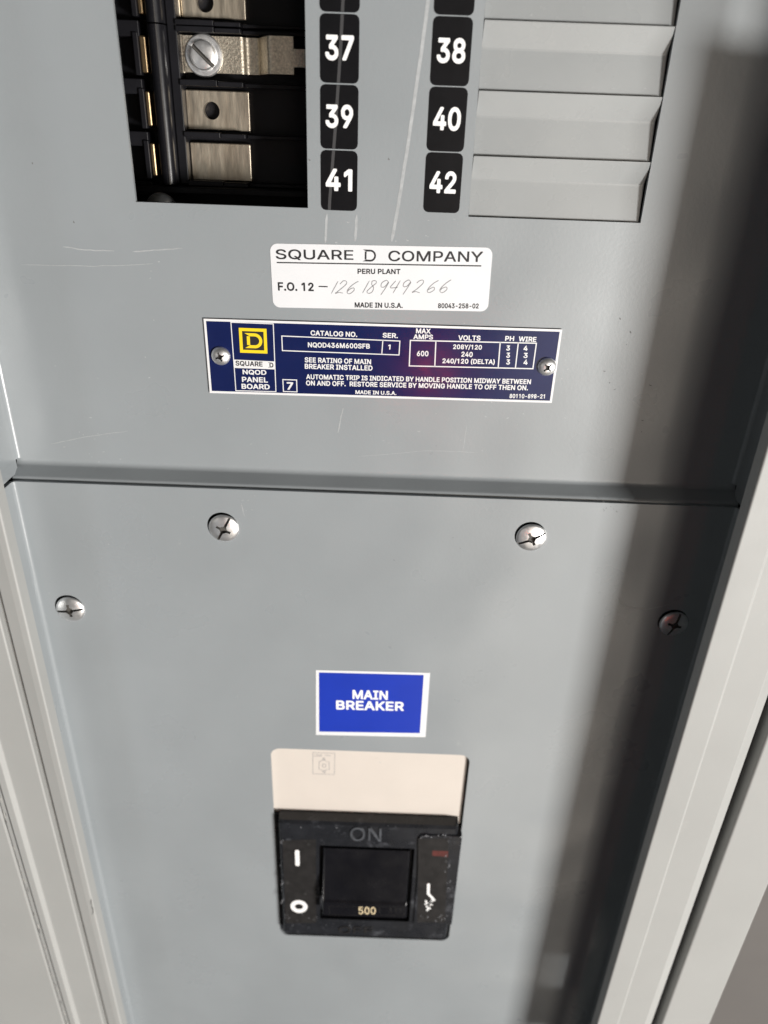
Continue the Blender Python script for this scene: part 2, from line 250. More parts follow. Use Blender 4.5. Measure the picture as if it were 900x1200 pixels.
 'RG': '520|250,-7 190,5 162,17 140,30 118,48 90,80 69,114 49,170 44,194 44,210 40,222 40,290 52,354 65,390 86,427 100,446 126,472 154,491 178,503 214,515 230,516 242,520 286,520 298,516 314,515 354,503 378,491 406,472 436,442 455,414 467,390 475,366 475,350 466,348 410,349 387,394 372,414 346,435 310,451 286,456 250,456 206,443 188,434 170,420 152,402 142,388 129,366 117,334 112,314 112,302 108,290 108,218 117,174 137,130 158,101 182,81 206,69 254,56 282,56 294,60 310,61 342,73 370,92 390,116 407,150 415,190 414,198 406,200 286,201 284,206 284,254 285,258 290,260 474,259 480,250 480,162 467,114 455,90 432,58 399,30 362,9 318,-4 298,-4 286,-8|21,23,22 20,23,21 19,23,20 19,24,23 19,25,24 18,25,19 18,26,25 17,26,18 17,27,26 16,27,17 16,28,27 15,40,16 40,39,16 39,28,16 15,41,40 38,28,39 37,28,38 14,41,15 14,42,41 37,29,28 36,29,37 14,43,42 13,43,14 13,44,43 35,29,36 35,30,29 13,45,44 34,30,35 12,45,13 34,31,30 12,46,45 12,47,46 34,32,31 11,47,12 34,33,32 11,48,47 11,49,48 11,50,49 10,50,11 10,51,50 71,73,72 71,74,73 70,74,71 69,74,70 69,67,74 67,66,74 66,75,74 9,51,10 9,52,51 8,52,9 68,67,69 65,75,66 7,52,8 64,75,65 7,53,52 6,53,7 64,76,75 63,76,64 6,54,53 62,76,63 5,54,6 62,77,76 5,55,54 61,77,62 61,78,77 5,56,55 4,56,5 60,78,61 4,57,56 59,78,60 58,78,59 58,79,78 4,58,57 4,79,58 3,79,4 2,79,3 2,80,79 1,80,2 1,81,80 0,82,1 82,81,1 0,83,82',
 'BG': '520|242,-31 218,-28 182,-19 150,-5 126,10 106,26 82,50 70,66 47,102 24,166 16,218 16,294 25,350 43,402 63,438 78,458 114,494 142,513 166,525 206,539 238,544 290,544 322,539 363,526 390,513 422,491 458,454 477,426 490,399 499,374 499,342 490,330 478,324 402,325 390,334 366,380 353,398 334,413 316,422 278,432 258,432 230,424 204,414 182,397 163,374 145,338 136,306 132,278 132,226 141,182 157,146 178,118 194,103 218,92 262,80 298,84 326,93 357,114 370,132 381,154 385,174 378,176 282,176 270,182 262,193 260,206 261,266 270,278 286,284 470,284 486,281 498,270 504,258 504,158 499,130 491,106 477,78 451,42 414,10 374,-13 326,-28 306,-28 290,-32|19,21,20 19,22,21 18,22,19 18,23,22 18,24,23 17,24,18 16,24,17 16,25,24 15,25,16 15,26,25 14,26,15 14,39,26 39,27,26 13,40,14 40,39,14 13,41,40 38,27,39 38,28,27 13,42,41 37,28,38 13,43,42 36,28,37 12,43,13 36,29,28 35,29,36 12,44,43 34,29,35 12,45,44 34,30,29 11,45,12 34,31,30 11,46,45 33,31,34 33,32,31 11,47,46 10,47,11 68,70,69 67,70,68 67,71,70 66,71,67 10,48,47 66,72,71 65,72,66 65,73,72 10,49,48 9,49,10 64,73,65 63,61,64 61,73,64 9,50,49 62,61,63 60,73,61 59,73,60 8,50,9 59,74,73 58,74,59 8,51,50 57,74,58 57,75,74 8,52,51 56,75,57 56,76,75 8,53,52 7,53,8 55,76,56 7,54,53 54,76,55 7,76,54 7,77,76 6,77,7 5,77,6 5,78,77 4,78,5 3,78,4 3,79,78 2,79,3 2,80,79 1,80,2 0,81,1 81,80,1 0,82,81',
 'RH': '517|62,1 60,10 61,510 66,512 118,512 127,506 128,298 130,293 138,292 390,293 392,302 392,506 393,510 398,512 450,512 456,510 460,502 459,2 450,0 398,0 394,1 392,6 392,222 390,230 382,232 138,232 130,231 128,226 128,6 127,2 122,0|3,5,4 13,15,14 2,5,3 12,15,13 1,5,2 11,15,12 11,16,15 1,6,5 10,16,11 10,17,16 9,17,10 1,7,6 1,8,7 8,23,9 23,17,9 1,27,8 27,26,8 26,25,8 25,24,8 24,23,8 22,17,23 1,28,27 21,17,22 0,28,1 0,29,28 20,17,21 0,30,29 20,18,17 19,18,20',
 'BH': '517|54,-23 42,-14 36,2 36,506 37,518 42,526 50,533 58,536 122,536 138,530 149,518 152,506 152,326 154,317 358,316 366,317 368,322 368,506 371,522 382,533 394,536 454,536 470,530 481,518 484,502 484,6 483,-6 478,-14 470,-21 462,-24 394,-24 382,-21 371,-10 368,2 368,198 366,207 162,208 154,207 152,202 152,6 149,-10 142,-18 130,-24|7,9,8 19,21,20 19,22,21 6,9,7 5,9,6 18,22,19 5,10,9 18,23,22 4,10,5 17,23,18 3,10,4 3,11,10 17,24,23 2,11,3 2,12,11 16,24,17 16,25,24 2,13,12 15,25,16 2,37,13 37,14,13 14,25,15 37,36,14 36,35,14 35,25,14 2,38,37 34,25,35 2,39,38 33,25,34 2,40,39 33,26,25 1,40,2 32,26,33 32,27,26 1,41,40 31,27,32 0,41,1 31,28,27 0,42,41 30,28,31 30,29,28',
 'RI': '300|34,1 32,10 32,54 34,59 114,60 118,61 120,66 120,442 118,450 114,452 34,453 32,462 33,510 42,512 266,511 272,502 272,458 270,453 194,452 189,450 188,446 188,70 189,62 194,60 262,60 268,58 272,50 271,2 262,0|12,14,13 12,15,14 11,15,12 11,16,15 10,16,11 10,17,16 9,17,10 9,18,17 8,18,9 8,19,18 7,19,8 7,20,19 7,21,20 6,21,7 6,22,21 5,22,6 5,23,22 4,23,5 3,23,4 3,24,23 3,25,24 2,25,3 2,26,25 1,26,2 1,27,26 0,27,1 0,28,27',
 'BI': '300|26,-23 14,-14 8,-2 8,58 11,70 18,78 30,84 90,84 94,85 96,90 96,418 95,426 90,428 30,428 22,431 14,438 8,454 8,510 11,522 22,533 34,536 262,536 278,533 290,522 296,510 296,454 293,442 286,434 278,429 218,428 213,426 212,422 212,94 214,85 270,84 282,78 290,70 296,54 296,2 293,-10 282,-21 270,-24|20,22,21 19,22,20 18,22,19 18,23,22 17,23,18 17,24,23 16,24,17 16,25,24 15,25,16 15,26,25 15,27,26 14,27,15 14,28,27 13,28,14 13,29,28 12,29,13 11,29,12 11,30,29 10,30,11 10,31,30 10,32,31 9,32,10 9,33,32 8,33,9 7,33,8 7,34,33 6,34,7 5,34,6 5,35,34 4,35,5 4,36,35 3,36,4 3,37,36 2,37,3 2,38,37 2,39,38 1,39,2 1,40,39 0,40,1 0,41,40',
 'RK': '467|62,1 60,10 61,510 66,512 118,512 127,506 128,274 130,257 144,270 170,303 200,334 208,346 252,390 260,402 300,442 306,451 348,494 361,510 370,512 438,512 444,510 447,506 446,501 396,450 388,438 340,390 332,378 284,330 278,321 249,290 249,286 265,262 434,28 449,2 438,0 378,0 370,4 215,222 202,238 198,239 164,206 158,197 129,166 127,2 118,0|3,5,4 17,19,18 17,20,19 2,5,3 1,5,2 16,20,17 16,21,20 1,6,5 16,22,21 16,23,22 15,23,16 14,23,15 14,24,23 13,24,14 13,25,24 12,25,13 11,25,12 11,26,25 11,27,26 10,27,11 9,27,10 9,28,27 9,29,28 8,29,9 8,30,29 8,31,30 1,7,6 7,31,8 7,38,31 38,32,31 1,42,7 42,40,7 40,39,7 39,38,7 37,32,38 36,32,37 42,41,40 1,43,42 36,33,32 0,43,1 35,33,36 0,44,43 35,34,33',
 'BK': '467|54,-23 42,-14 36,2 36,506 37,518 42,526 50,533 58,536 122,536 138,530 149,518 152,506 152,338 154,326 177,346 186,358 229,402 238,414 277,454 286,466 346,530 354,535 366,536 442,536 458,530 466,522 472,510 472,498 466,486 307,318 281,286 473,14 476,-2 470,-14 462,-21 450,-24 374,-24 358,-18 334,10 213,182 200,198 194,200 153,154 152,2 149,-10 142,-18 130,-24|21,23,22 7,9,8 21,24,23 6,9,7 20,24,21 5,9,6 5,10,9 19,24,20 19,25,24 4,10,5 19,26,25 3,10,4 3,11,10 19,27,26 2,11,3 2,12,11 19,28,27 19,29,28 18,29,19 17,29,18 16,29,17 15,29,16 14,29,15 13,29,14 2,13,12 2,42,13 42,41,13 41,29,13 41,30,29 41,40,30 40,31,30 39,31,40 38,31,39 2,43,42 38,32,31 37,32,38 1,43,2 1,44,43 37,33,32 1,45,44 0,45,1 37,34,33 0,46,45 36,34,37 36,35,34',
 'RL': '393|62,1 60,10 60,506 61,510 66,512 118,512 124,510 128,502 129,62 138,60 358,59 364,50 364,6 362,1 354,0|4,6,5 3,6,4 2,6,3 2,7,6 1,7,2 1,8,7 1,9,8 1,10,9 1,11,10 1,12,11 0,12,1 0,13,12 14,13,0',
 'BL': '393|54,-23 42,-14 36,2 36,514 42,526 54,535 126,536 138,530 146,522 152,506 153,86 162,84 366,83 378,75 387,62 388,-2 385,-10 378,-18 362,-24|5,7,6 4,7,5 4,8,7 3,8,4 3,9,8 2,9,3 2,10,9 2,11,10 2,12,11 2,13,12 2,14,13 2,15,14 1,15,2 1,16,15 1,17,16 0,17,1 0,18,17',
 'RM': '628|62,1 60,10 61,510 70,512 146,512 154,508 159,502 201,390 287,174 307,114 309,102 314,90 318,89 353,194 473,506 482,512 562,512 568,510 572,502 571,2 562,0 510,0 506,1 504,6 504,378 502,406 493,386 471,318 451,266 347,2 342,0 294,0 285,2 277,22 173,282 126,410 124,382 124,6 123,2 118,0|2,4,3 2,5,4 15,17,16 14,17,15 1,35,2 35,5,2 14,18,17 35,6,5 13,25,14 25,18,14 35,7,6 25,19,18 1,36,35 34,7,35 13,26,25 24,19,25 34,8,7 13,27,26 1,37,36 23,19,24 13,28,27 33,8,34 13,29,28 12,29,13 33,9,8 33,10,9 33,11,10 33,12,11 33,29,12 32,29,33 0,37,1 0,38,37 22,19,23 0,39,38 31,29,32 31,30,29 22,20,19 21,20,22',
 'BM': '628|54,-23 42,-14 36,2 36,506 37,518 42,526 50,533 62,536 150,536 162,533 178,518 305,194 314,173 318,171 454,522 466,533 478,536 566,536 578,533 586,527 594,515 596,502 596,6 595,-6 590,-14 582,-21 574,-24 506,-24 490,-18 482,-7 480,6 480,238 478,261 469,246 366,-14 358,-21 346,-24 286,-24 274,-21 266,-14 262,-7 163,242 154,263 150,267 148,246 147,-6 138,-18 126,-24|6,8,7 6,9,8 15,17,16 15,18,17 5,9,6 5,10,9 14,18,15 14,19,18 14,20,19 4,10,5 13,20,14 3,10,4 3,11,10 13,21,20 2,43,3 43,11,3 13,32,21 32,22,21 2,44,43 42,11,43 41,11,42 13,33,32 31,22,32 2,45,44 13,34,33 40,11,41 30,22,31 40,12,11 40,13,12 40,34,13 29,22,30 29,23,22 1,45,2 1,46,45 29,24,23 39,34,40 28,24,29 0,46,1 39,35,34 38,35,39 28,25,24 0,47,46 27,25,28 37,35,38 37,36,35 27,26,25',
 'RN': '523|62,1 60,10 61,510 70,512 130,512 136,510 144,502 351,178 389,110 398,101 400,118 400,506 401,510 406,512 458,512 464,510 468,502 467,2 458,0 394,0 385,2 209,278 165,350 139,398 126,415 124,394 128,382 128,6 127,2 122,0|2,4,3 2,5,4 13,15,14 12,15,13 1,5,2 1,24,5 24,6,5 11,15,12 11,16,15 10,16,11 24,7,6 10,17,16 1,25,24 23,7,24 22,7,23 1,26,25 1,27,26 21,7,22 20,7,21 20,8,7 9,17,10 20,9,8 20,17,9 0,27,1 0,28,27 0,29,28 19,17,20 19,18,17',
 'BN': '523|54,-23 42,-14 36,2 36,506 37,518 42,526 50,533 58,536 134,536 146,533 162,519 185,486 351,222 366,200 374,193 376,210 377,518 386,530 398,536 462,536 478,530 489,518 492,502 492,6 491,-6 486,-14 478,-21 466,-24 386,-24 370,-18 162,308 154,315 152,298 151,-6 142,-18 130,-24|7,9,8 18,20,19 6,9,7 17,20,18 5,9,6 5,10,9 17,21,20 16,21,17 4,10,5 4,11,10 3,11,4 15,21,16 15,22,21 2,11,3 15,23,22 2,31,11 31,12,11 2,32,31 30,12,31 29,12,30 2,33,32 29,13,12 14,23,15 29,14,13 29,23,14 29,24,23 1,33,2 1,34,33 29,25,24 0,34,1 29,26,25 0,35,34 28,26,29 28,27,26',
 'RO': '533|250,-7 190,5 150,25 114,52 90,80 61,134 49,170 44,194 44,210 40,222 40,290 44,302 44,318 48,338 61,378 81,418 118,464 141,482 162,495 202,511 246,520 290,520 334,511 378,491 406,472 432,446 440,438 459,410 483,358 492,322 492,310 496,298 496,210 487,166 475,130 459,98 438,69 407,38 382,21 358,9 334,1 286,-8 248,58 254,56 282,56 306,61 330,69 362,88 388,114 399,130 415,162 428,210 428,242 432,254 428,270 428,302 415,350 399,382 388,398 362,424 346,435 322,447 286,456 254,456 230,451 198,439 170,420 142,388 121,346 108,290 108,218 112,206 112,194 121,162 141,122 156,102 182,81 214,65|20,22,21 19,22,20 19,23,22 18,23,19 17,23,18 17,24,23 16,24,17 16,62,24 62,25,24 15,64,16 64,63,16 63,62,16 61,25,62 15,65,64 60,25,61 60,26,25 15,66,65 60,27,26 59,27,60 58,27,59 15,67,66 14,67,15 58,28,27 57,28,58 14,68,67 56,28,57 13,68,14 56,29,28 55,29,56 13,69,68 12,69,13 55,30,29 11,69,12 55,31,30 10,69,11 54,31,55 54,32,31 9,69,10 9,70,69 53,32,54 52,32,53 51,32,52 8,70,9 8,71,70 7,71,8 50,32,51 50,33,32 7,72,71 6,72,7 6,73,72 5,73,6 50,34,33 5,74,73 49,34,50 4,74,5 48,34,49 48,35,34 4,75,74 47,35,48 4,76,75 47,36,35 46,36,47 4,77,76 3,77,4 45,36,46 45,37,36 3,42,77 44,37,45 3,43,42 3,44,43 3,37,44 2,37,3 2,38,37 1,38,2 1,39,38 1,40,39 0,40,1 0,41,40',
 'BO': '533|242,-31 218,-28 182,-19 138,3 98,33 70,66 59,82 39,122 24,166 16,218 16,294 24,346 39,390 59,430 70,446 106,486 126,502 150,517 194,535 242,544 294,544 342,535 390,513 418,494 462,450 481,422 497,390 507,366 516,330 520,302 520,206 511,158 498,121 481,86 458,54 422,18 392,-2 367,-14 342,-23 290,-32 256,82 274,80 298,85 326,95 349,110 369,130 381,150 392,174 404,218 404,294 391,342 378,368 365,386 349,402 334,413 314,423 278,432 262,432 242,428 214,419 179,394 162,372 145,338 132,282 132,230 136,202 145,170 163,134 178,115 196,102 222,89|18,20,19 18,21,20 17,21,18 17,22,21 16,22,17 16,23,22 15,23,16 15,24,23 14,24,15 14,25,24 13,57,14 57,56,14 56,25,14 13,58,57 55,25,56 12,58,13 12,59,58 54,25,55 54,26,25 12,60,59 53,26,54 52,26,53 12,61,60 11,61,12 52,27,26 51,27,52 11,62,61 50,27,51 50,28,27 10,62,11 49,28,50 10,63,62 49,29,28 49,30,29 9,63,10 48,30,49 9,64,63 9,65,64 8,65,9 47,30,48 47,31,30 8,66,65 46,31,47 8,67,66 7,67,8 46,32,31 45,32,46 7,68,67 44,32,45 6,68,7 44,33,32 6,69,68 43,33,44 6,70,69 42,33,43 6,40,70 42,34,33 41,34,42 5,40,6 5,41,40 5,34,41 4,34,5 4,35,34 3,35,4 3,36,35 2,36,3 2,37,36 2,38,37 1,38,2 1,39,38 0,39,1',
 'RP': '445|62,1 60,10 61,510 70,512 270,512 294,507 334,491 368,466 384,446 407,398 412,374 412,322 403,286 387,254 378,241 359,222 346,213 302,193 282,188 258,188 246,184 130,183 128,174 127,2 118,0 129,250 138,248 262,248 282,253 310,268 327,286 339,310 344,330 344,370 335,398 320,422 302,435 278,447 254,452 130,451 128,442|2,4,3 2,5,4 1,40,2 40,39,2 39,5,2 39,6,5 39,7,6 39,38,7 38,8,7 37,8,38 36,8,37 36,9,8 1,25,40 35,9,36 34,9,35 33,9,34 33,10,9 33,11,10 32,11,33 31,11,32 31,12,11 30,12,31 29,12,30 29,13,12 28,13,29 28,14,13 27,14,28 1,26,25 26,14,27 1,21,26 21,14,26 21,15,14 21,16,15 21,17,16 21,19,17 19,18,17 21,20,19 1,22,21 1,23,22 0,23,1 0,24,23',
 'BP': '445|54,-23 42,-14 36,2 36,506 39,522 50,533 62,536 274,536 302,531 346,513 382,486 406,458 425,422 432,402 436,378 436,314 427,278 409,242 398,226 374,202 356,190 310,169 290,164 266,164 250,160 154,159 152,150 152,2 149,-10 142,-18 130,-24 153,274 162,272 254,272 274,277 297,290 305,298 314,316 320,342 319,366 311,390 302,403 272,422 246,428 154,427 152,418|5,7,6 5,8,7 4,8,5 4,9,8 3,9,4 3,10,9 2,44,3 44,10,3 44,11,10 44,43,11 43,12,11 42,12,43 2,45,44 41,12,42 41,13,12 2,31,45 40,13,41 40,14,13 39,14,40 39,15,14 38,15,39 37,15,38 36,15,37 36,16,15 35,16,36 34,16,35 34,17,16 33,17,34 2,32,31 32,17,33 2,25,32 25,17,32 25,18,17 25,19,18 25,20,19 25,21,20 25,23,21 23,22,21 25,24,23 2,26,25 2,27,26 1,27,2 1,28,27 1,29,28 0,29,1 0,30,29',
 'RQ': '533|402,-47 396,-42 366,-1 358,7 350,7 314,-4 298,-4 286,-8 254,-8 190,5 150,25 114,52 92,78 81,94 61,134 49,170 44,194 44,210 40,222 40,290 44,302 44,318 49,342 61,378 90,431 121,466 142,483 170,499 202,511 246,520 290,520 334,511 378,491 406,472 442,436 459,410 475,378 483,358 496,298 496,210 492,198 492,186 475,130 459,98 438,69 412,42 410,38 413,30 462,-32 469,-46 458,-48 248,58 254,56 282,56 306,61 313,66 307,78 248,154 245,158 246,163 310,163 324,150 360,102 370,97 388,114 399,130 415,162 428,210 428,242 432,254 428,270 428,302 415,350 399,382 388,398 362,424 346,435 322,447 286,456 254,456 230,451 198,439 170,420 142,388 121,346 108,290 108,218 112,206 112,194 121,162 141,122 156,102 182,81 214,65|29,31,30 28,31,29 28,32,31 27,32,28 26,32,27 26,33,32 25,33,26 25,78,33 78,34,33 24,79,25 79,78,25 24,80,79 77,34,78 24,81,80 76,34,77 24,82,81 76,35,34 75,35,76 23,82,24 74,35,75 23,83,82 74,36,35 73,36,74 23,84,83 72,36,73 22,84,23 72,37,36 72,38,37 71,38,72 22,85,84 21,85,22 20,85,21 19,85,20 70,38,71 70,39,38 18,85,19 18,86,85 69,39,70 68,39,69 67,39,68 17,86,18 17,87,86 16,87,17 66,39,67 66,40,39 16,88,87 66,41,40 15,88,16 15,89,88 66,42,41 14,89,15 59,61,60 58,61,59 14,90,89 65,42,66 57,61,58 56,61,57 56,62,61 13,90,14 64,42,65 64,43,42 13,91,90 63,43,64 13,92,91 56,63,62 63,44,43 56,44,63 12,92,13 12,93,92 11,93,12 55,44,56 55,45,44 54,45,55 11,51,93 53,45,54 11,52,51 11,53,52 11,45,53 10,45,11 10,46,45 10,47,46 10,3,47 3,48,47 9,4,10 4,3,10 9,5,4 2,48,3 8,6,9 6,5,9 1,48,2 8,7,6 1,49,48 0,49,1 0,50,49',
 'BQ': '533|394,-71 377,-58 354,-27 347,-22 290,-32 246,-32 218,-28 182,-19 138,3 98,33 70,66 59,82 37,126 24,166 16,222 16,298 24,346 37,386 59,430 90,471 126,502 152,518 182,531 238,544 294,544 342,535 388,514 418,494 462,450 481,422 507,366 520,302 520,206 516,178 499,122 485,94 470,70 444,38 443,34 493,-34 496,-42 495,-54 486,-66 474,-72 256,82 266,81 270,82 269,86 221,150 221,170 230,182 246,188 318,187 326,182 342,167 364,138 370,135 378,144 391,170 404,218 404,294 391,342 378,368 365,386 349,402 334,413 314,423 278,432 262,432 242,428 214,419 179,394 162,372 145,338 132,282 132,230 136,202 145,170 163,134 178,115 196,102 222,89|23,25,24 22,25,23 22,26,25 21,26,22 20,26,21 20,27,26 19,27,20 19,28,27 18,28,19 18,68,28 68,67,28 67,29,28 18,69,68 66,29,67 17,69,18 17,70,69 65,29,66 65,30,29 17,71,70 64,30,65 63,30,64 17,72,71 16,72,17 62,30,63 16,73,72 61,30,62 61,31,30 15,73,16 60,31,61 15,74,73 60,32,31 14,74,15 59,32,60 14,75,74 14,76,75 13,76,14 58,32,59 58,33,32 13,77,76 50,52,51 50,53,52 49,53,50 49,54,53 58,34,33 13,78,77 48,54,49 57,34,58 48,55,54 12,78,13 47,55,48 56,34,57 47,56,55 47,34,56 12,79,78 11,79,12 47,35,34 11,80,79 11,81,80 47,36,35 11,44,81 46,36,47 10,44,11 10,45,44 45,36,46 10,36,45 10,37,36 9,37,10 9,38,37 9,39,38 8,39,9 7,3,8 3,39,8 6,3,7 6,4,3 2,39,3 1,39,2 5,4,6 1,40,39 1,41,40 1,42,41 0,42,1 0,43,42',
 'RR': '449|62,1 60,10 61,510 70,512 270,512 310,503 330,495 354,480 384,450 403,414 412,382 412,322 403,290 382,253 363,234 338,217 322,211 320,206 427,10 429,2 418,0 358,0 350,4 267,162 246,195 138,196 130,195 128,190 127,2 118,0 129,262 138,260 262,260 294,269 312,278 324,290 335,306 344,334 344,374 339,394 331,410 306,435 290,443 258,452 130,451 128,442|2,4,3 2,5,4 1,45,2 45,44,2 44,5,2 44,6,5 44,7,6 44,43,7 43,8,7 42,8,43 42,9,8 41,9,42 1,30,45 40,9,41 40,10,9 39,10,40 38,10,39 38,11,10 37,11,38 36,11,37 36,12,11 35,12,36 34,12,35 34,13,12 33,13,34 32,13,33 1,31,30 31,13,32 1,27,31 27,26,31 26,13,31 26,14,13 26,25,14 25,15,14 25,16,15 25,17,16 25,24,17 24,18,17 23,18,24 1,28,27 22,18,23 0,28,1 22,19,18 21,19,22 0,29,28 21,20,19',
 'BR': '449|54,-23 42,-14 36,2 36,506 39,522 50,533 62,536 270,536 318,527 342,517 366,502 406,462 426,423 436,390 436,318 426,281 402,238 378,214 358,200 355,194 453,14 456,2 453,-10 446,-18 434,-24 354,-24 342,-21 327,-6 247,146 232,170 226,172 162,172 154,171 152,166 152,6 149,-10 142,-18 130,-24 153,286 162,284 254,284 286,293 298,299 314,320 320,342 320,366 315,386 309,398 297,410 286,417 250,428 154,427 152,418|6,8,7 5,8,6 4,8,5 4,9,8 3,9,4 3,10,9 2,51,3 51,10,3 51,11,10 51,50,11 50,12,11 49,12,50 2,52,51 49,13,12 2,38,52 48,13,49 47,13,48 46,13,47 46,14,13 45,14,46 44,14,45 43,14,44 42,14,43 42,15,14 41,15,42 40,15,41 2,39,38 39,15,40 2,32,39 32,15,39 32,16,15 32,17,16 32,31,17 31,18,17 31,19,18 31,30,19 30,29,19 29,20,19 2,33,32 28,20,29 2,34,33 27,20,28 27,21,20 2,35,34 1,35,2 27,22,21 26,22,27 1,36,35 26,23,22 0,36,1 0,37,36 26,24,23 25,24,26',
 'RS': '447|182,-7 162,-3 118,13 94,28 68,54 57,70 45,98 40,118 41,138 50,140 102,139 107,134 117,102 126,89 138,77 174,60 210,52 234,52 278,61 298,69 314,80 328,94 339,110 344,126 343,158 338,171 314,195 282,211 142,253 118,265 86,288 69,310 57,334 52,354 52,394 61,426 73,450 110,487 130,499 182,516 194,516 206,520 250,520 294,511 314,503 330,495 362,472 382,448 395,426 404,394 403,378 394,376 338,377 335,394 323,418 306,435 286,447 262,455 222,460 178,451 152,438 132,418 125,406 120,390 120,362 125,346 145,326 166,313 210,297 294,275 346,251 362,240 388,214 403,190 412,158 412,118 403,86 386,57 359,30 334,13 290,-3 274,-4 262,-8|41,43,42 40,43,41 39,43,40 38,43,39 38,44,43 38,45,44 37,45,38 37,46,45 36,46,37 36,58,46 58,47,46 36,59,58 57,47,58 56,47,57 36,60,59 35,60,36 56,48,47 55,48,56 35,61,60 54,48,55 34,61,35 54,49,48 34,62,61 53,49,54 34,63,62 33,63,34 52,49,53 52,50,49 33,64,63 52,51,50 33,65,64 32,65,33 32,66,65 31,66,32 31,67,66 31,68,67 30,68,31 30,69,68 29,69,30 29,70,69 28,70,29 27,70,28 27,71,70 27,72,71 27,73,72 26,73,27 25,73,26 25,74,73 24,74,25 23,74,24 23,75,74 8,10,9 8,11,10 7,11,8 7,12,11 22,75,23 6,12,7 22,76,75 21,76,22 6,13,12 5,13,6 20,76,21 5,14,13 20,77,76 19,77,20 5,15,14 4,15,5 18,77,19 17,77,18 4,16,15 17,78,77 3,16,4 3,17,16 3,78,17 3,79,78 2,79,3 2,80,79 1,80,2 1,81,80 0,81,1 0,82,81',
 'BS': '447|174,-31 154,-27 106,-9 82,6 46,42 27,74 16,110 16,142 22,154 30,161 42,164 110,163 118,158 129,146 140,114 150,99 178,85 222,76 258,81 286,92 298,99 309,110 316,122 320,134 319,150 314,161 305,170 278,185 134,229 106,243 74,266 58,282 33,326 28,350 28,402 37,434 54,466 94,506 118,521 154,535 198,544 254,544 282,540 302,535 342,517 374,494 390,478 413,446 423,422 428,402 428,382 427,370 422,362 414,355 402,352 330,353 322,358 315,366 309,390 301,406 294,413 274,424 250,432 230,435 198,431 182,425 163,414 151,402 145,386 144,370 147,362 155,350 174,337 218,321 302,299 356,274 374,262 410,226 426,199 436,166 436,110 425,74 406,42 374,10 346,-9 298,-27 270,-32|40,42,41 39,42,40 39,43,42 38,43,39 38,44,43 37,44,38 37,45,44 36,45,37 36,46,45 36,47,46 35,47,36 35,63,47 63,48,47 35,64,63 62,48,63 34,64,35 61,48,62 34,65,64 34,66,65 60,48,61 60,49,48 34,67,66 59,49,60 58,49,59 33,67,34 33,68,67 58,50,49 57,50,58 33,69,68 57,51,50 33,70,69 57,52,51 56,52,57 33,71,70 56,53,52 55,53,56 55,54,53 32,71,33 32,72,71 32,73,72 31,73,32 31,74,73 31,75,74 30,75,31 30,76,75 29,76,30 29,77,76 28,77,29 27,77,28 27,78,77 27,79,78 26,79,27 25,79,26 25,80,79 9,11,10 9,12,11 24,80,25 8,12,9 8,13,12 7,13,8 23,80,24 7,14,13 6,14,7 22,80,23 21,80,22 6,15,14 5,15,6 20,80,21 20,81,80 5,16,15 19,81,20 18,81,19 5,17,16 17,81,18 5,81,17 4,81,5 4,82,81 4,83,82 3,83,4 3,84,83 2,84,3 2,85,84 1,85,2 0,85,1 0,86,85',
 'RT': '449|194,1 192,10 192,446 190,450 186,452 34,453 32,462 33,510 42,512 414,511 420,502 420,458 418,453 270,452 261,450 260,6 259,2 254,0|7,9,8 7,10,9 6,10,7 6,11,10 5,11,6 5,12,11 4,12,5 4,13,12 4,14,13 3,14,4 2,14,3 2,15,14 1,15,2 0,15,1 0,16,15 0,17,16',
 'BT': '449|186,-23 174,-14 168,2 167,426 158,428 34,428 22,431 14,438 8,450 8,510 10,519 18,530 34,536 410,536 423,534 438,522 444,510 444,450 441,442 434,434 418,428 294,428 285,426 284,-2 281,-10 274,-18 262,-24|12,14,13 11,14,12 11,15,14 10,15,11 10,16,15 9,16,10 8,16,9 8,17,16 7,17,8 7,18,17 7,19,18 6,19,7 6,20,19 5,20,6 4,20,5 4,21,20 3,21,4 3,22,21 2,22,3 2,23,22 1,23,2 1,24,23 1,25,24 0,25,1 0,26,25',
 'RU': '517|226,-7 218,-4 202,-3 166,9 122,36 100,58 85,78 73,102 65,126 60,150 61,510 66,512 118,512 127,506 128,162 133,138 141,118 162,90 178,77 202,65 234,56 278,56 318,65 348,82 366,100 383,130 392,158 392,506 393,510 398,512 454,511 460,502 460,146 455,122 443,90 430,69 391,30 346,5 290,-8|11,13,12 10,13,11 28,30,29 28,31,30 9,13,10 27,31,28 9,14,13 26,31,27 26,32,31 9,15,14 25,32,26 8,15,9 25,33,32 8,16,15 24,33,25 7,16,8 24,34,33 7,17,16 6,17,7 23,34,24 23,35,34 6,18,17 22,35,23 5,18,6 5,19,18 22,36,35 5,20,19 21,36,22 4,20,5 4,21,20 4,36,21 3,36,4 3,37,36 2,37,3 2,1,37 1,38,37 0,38,1',
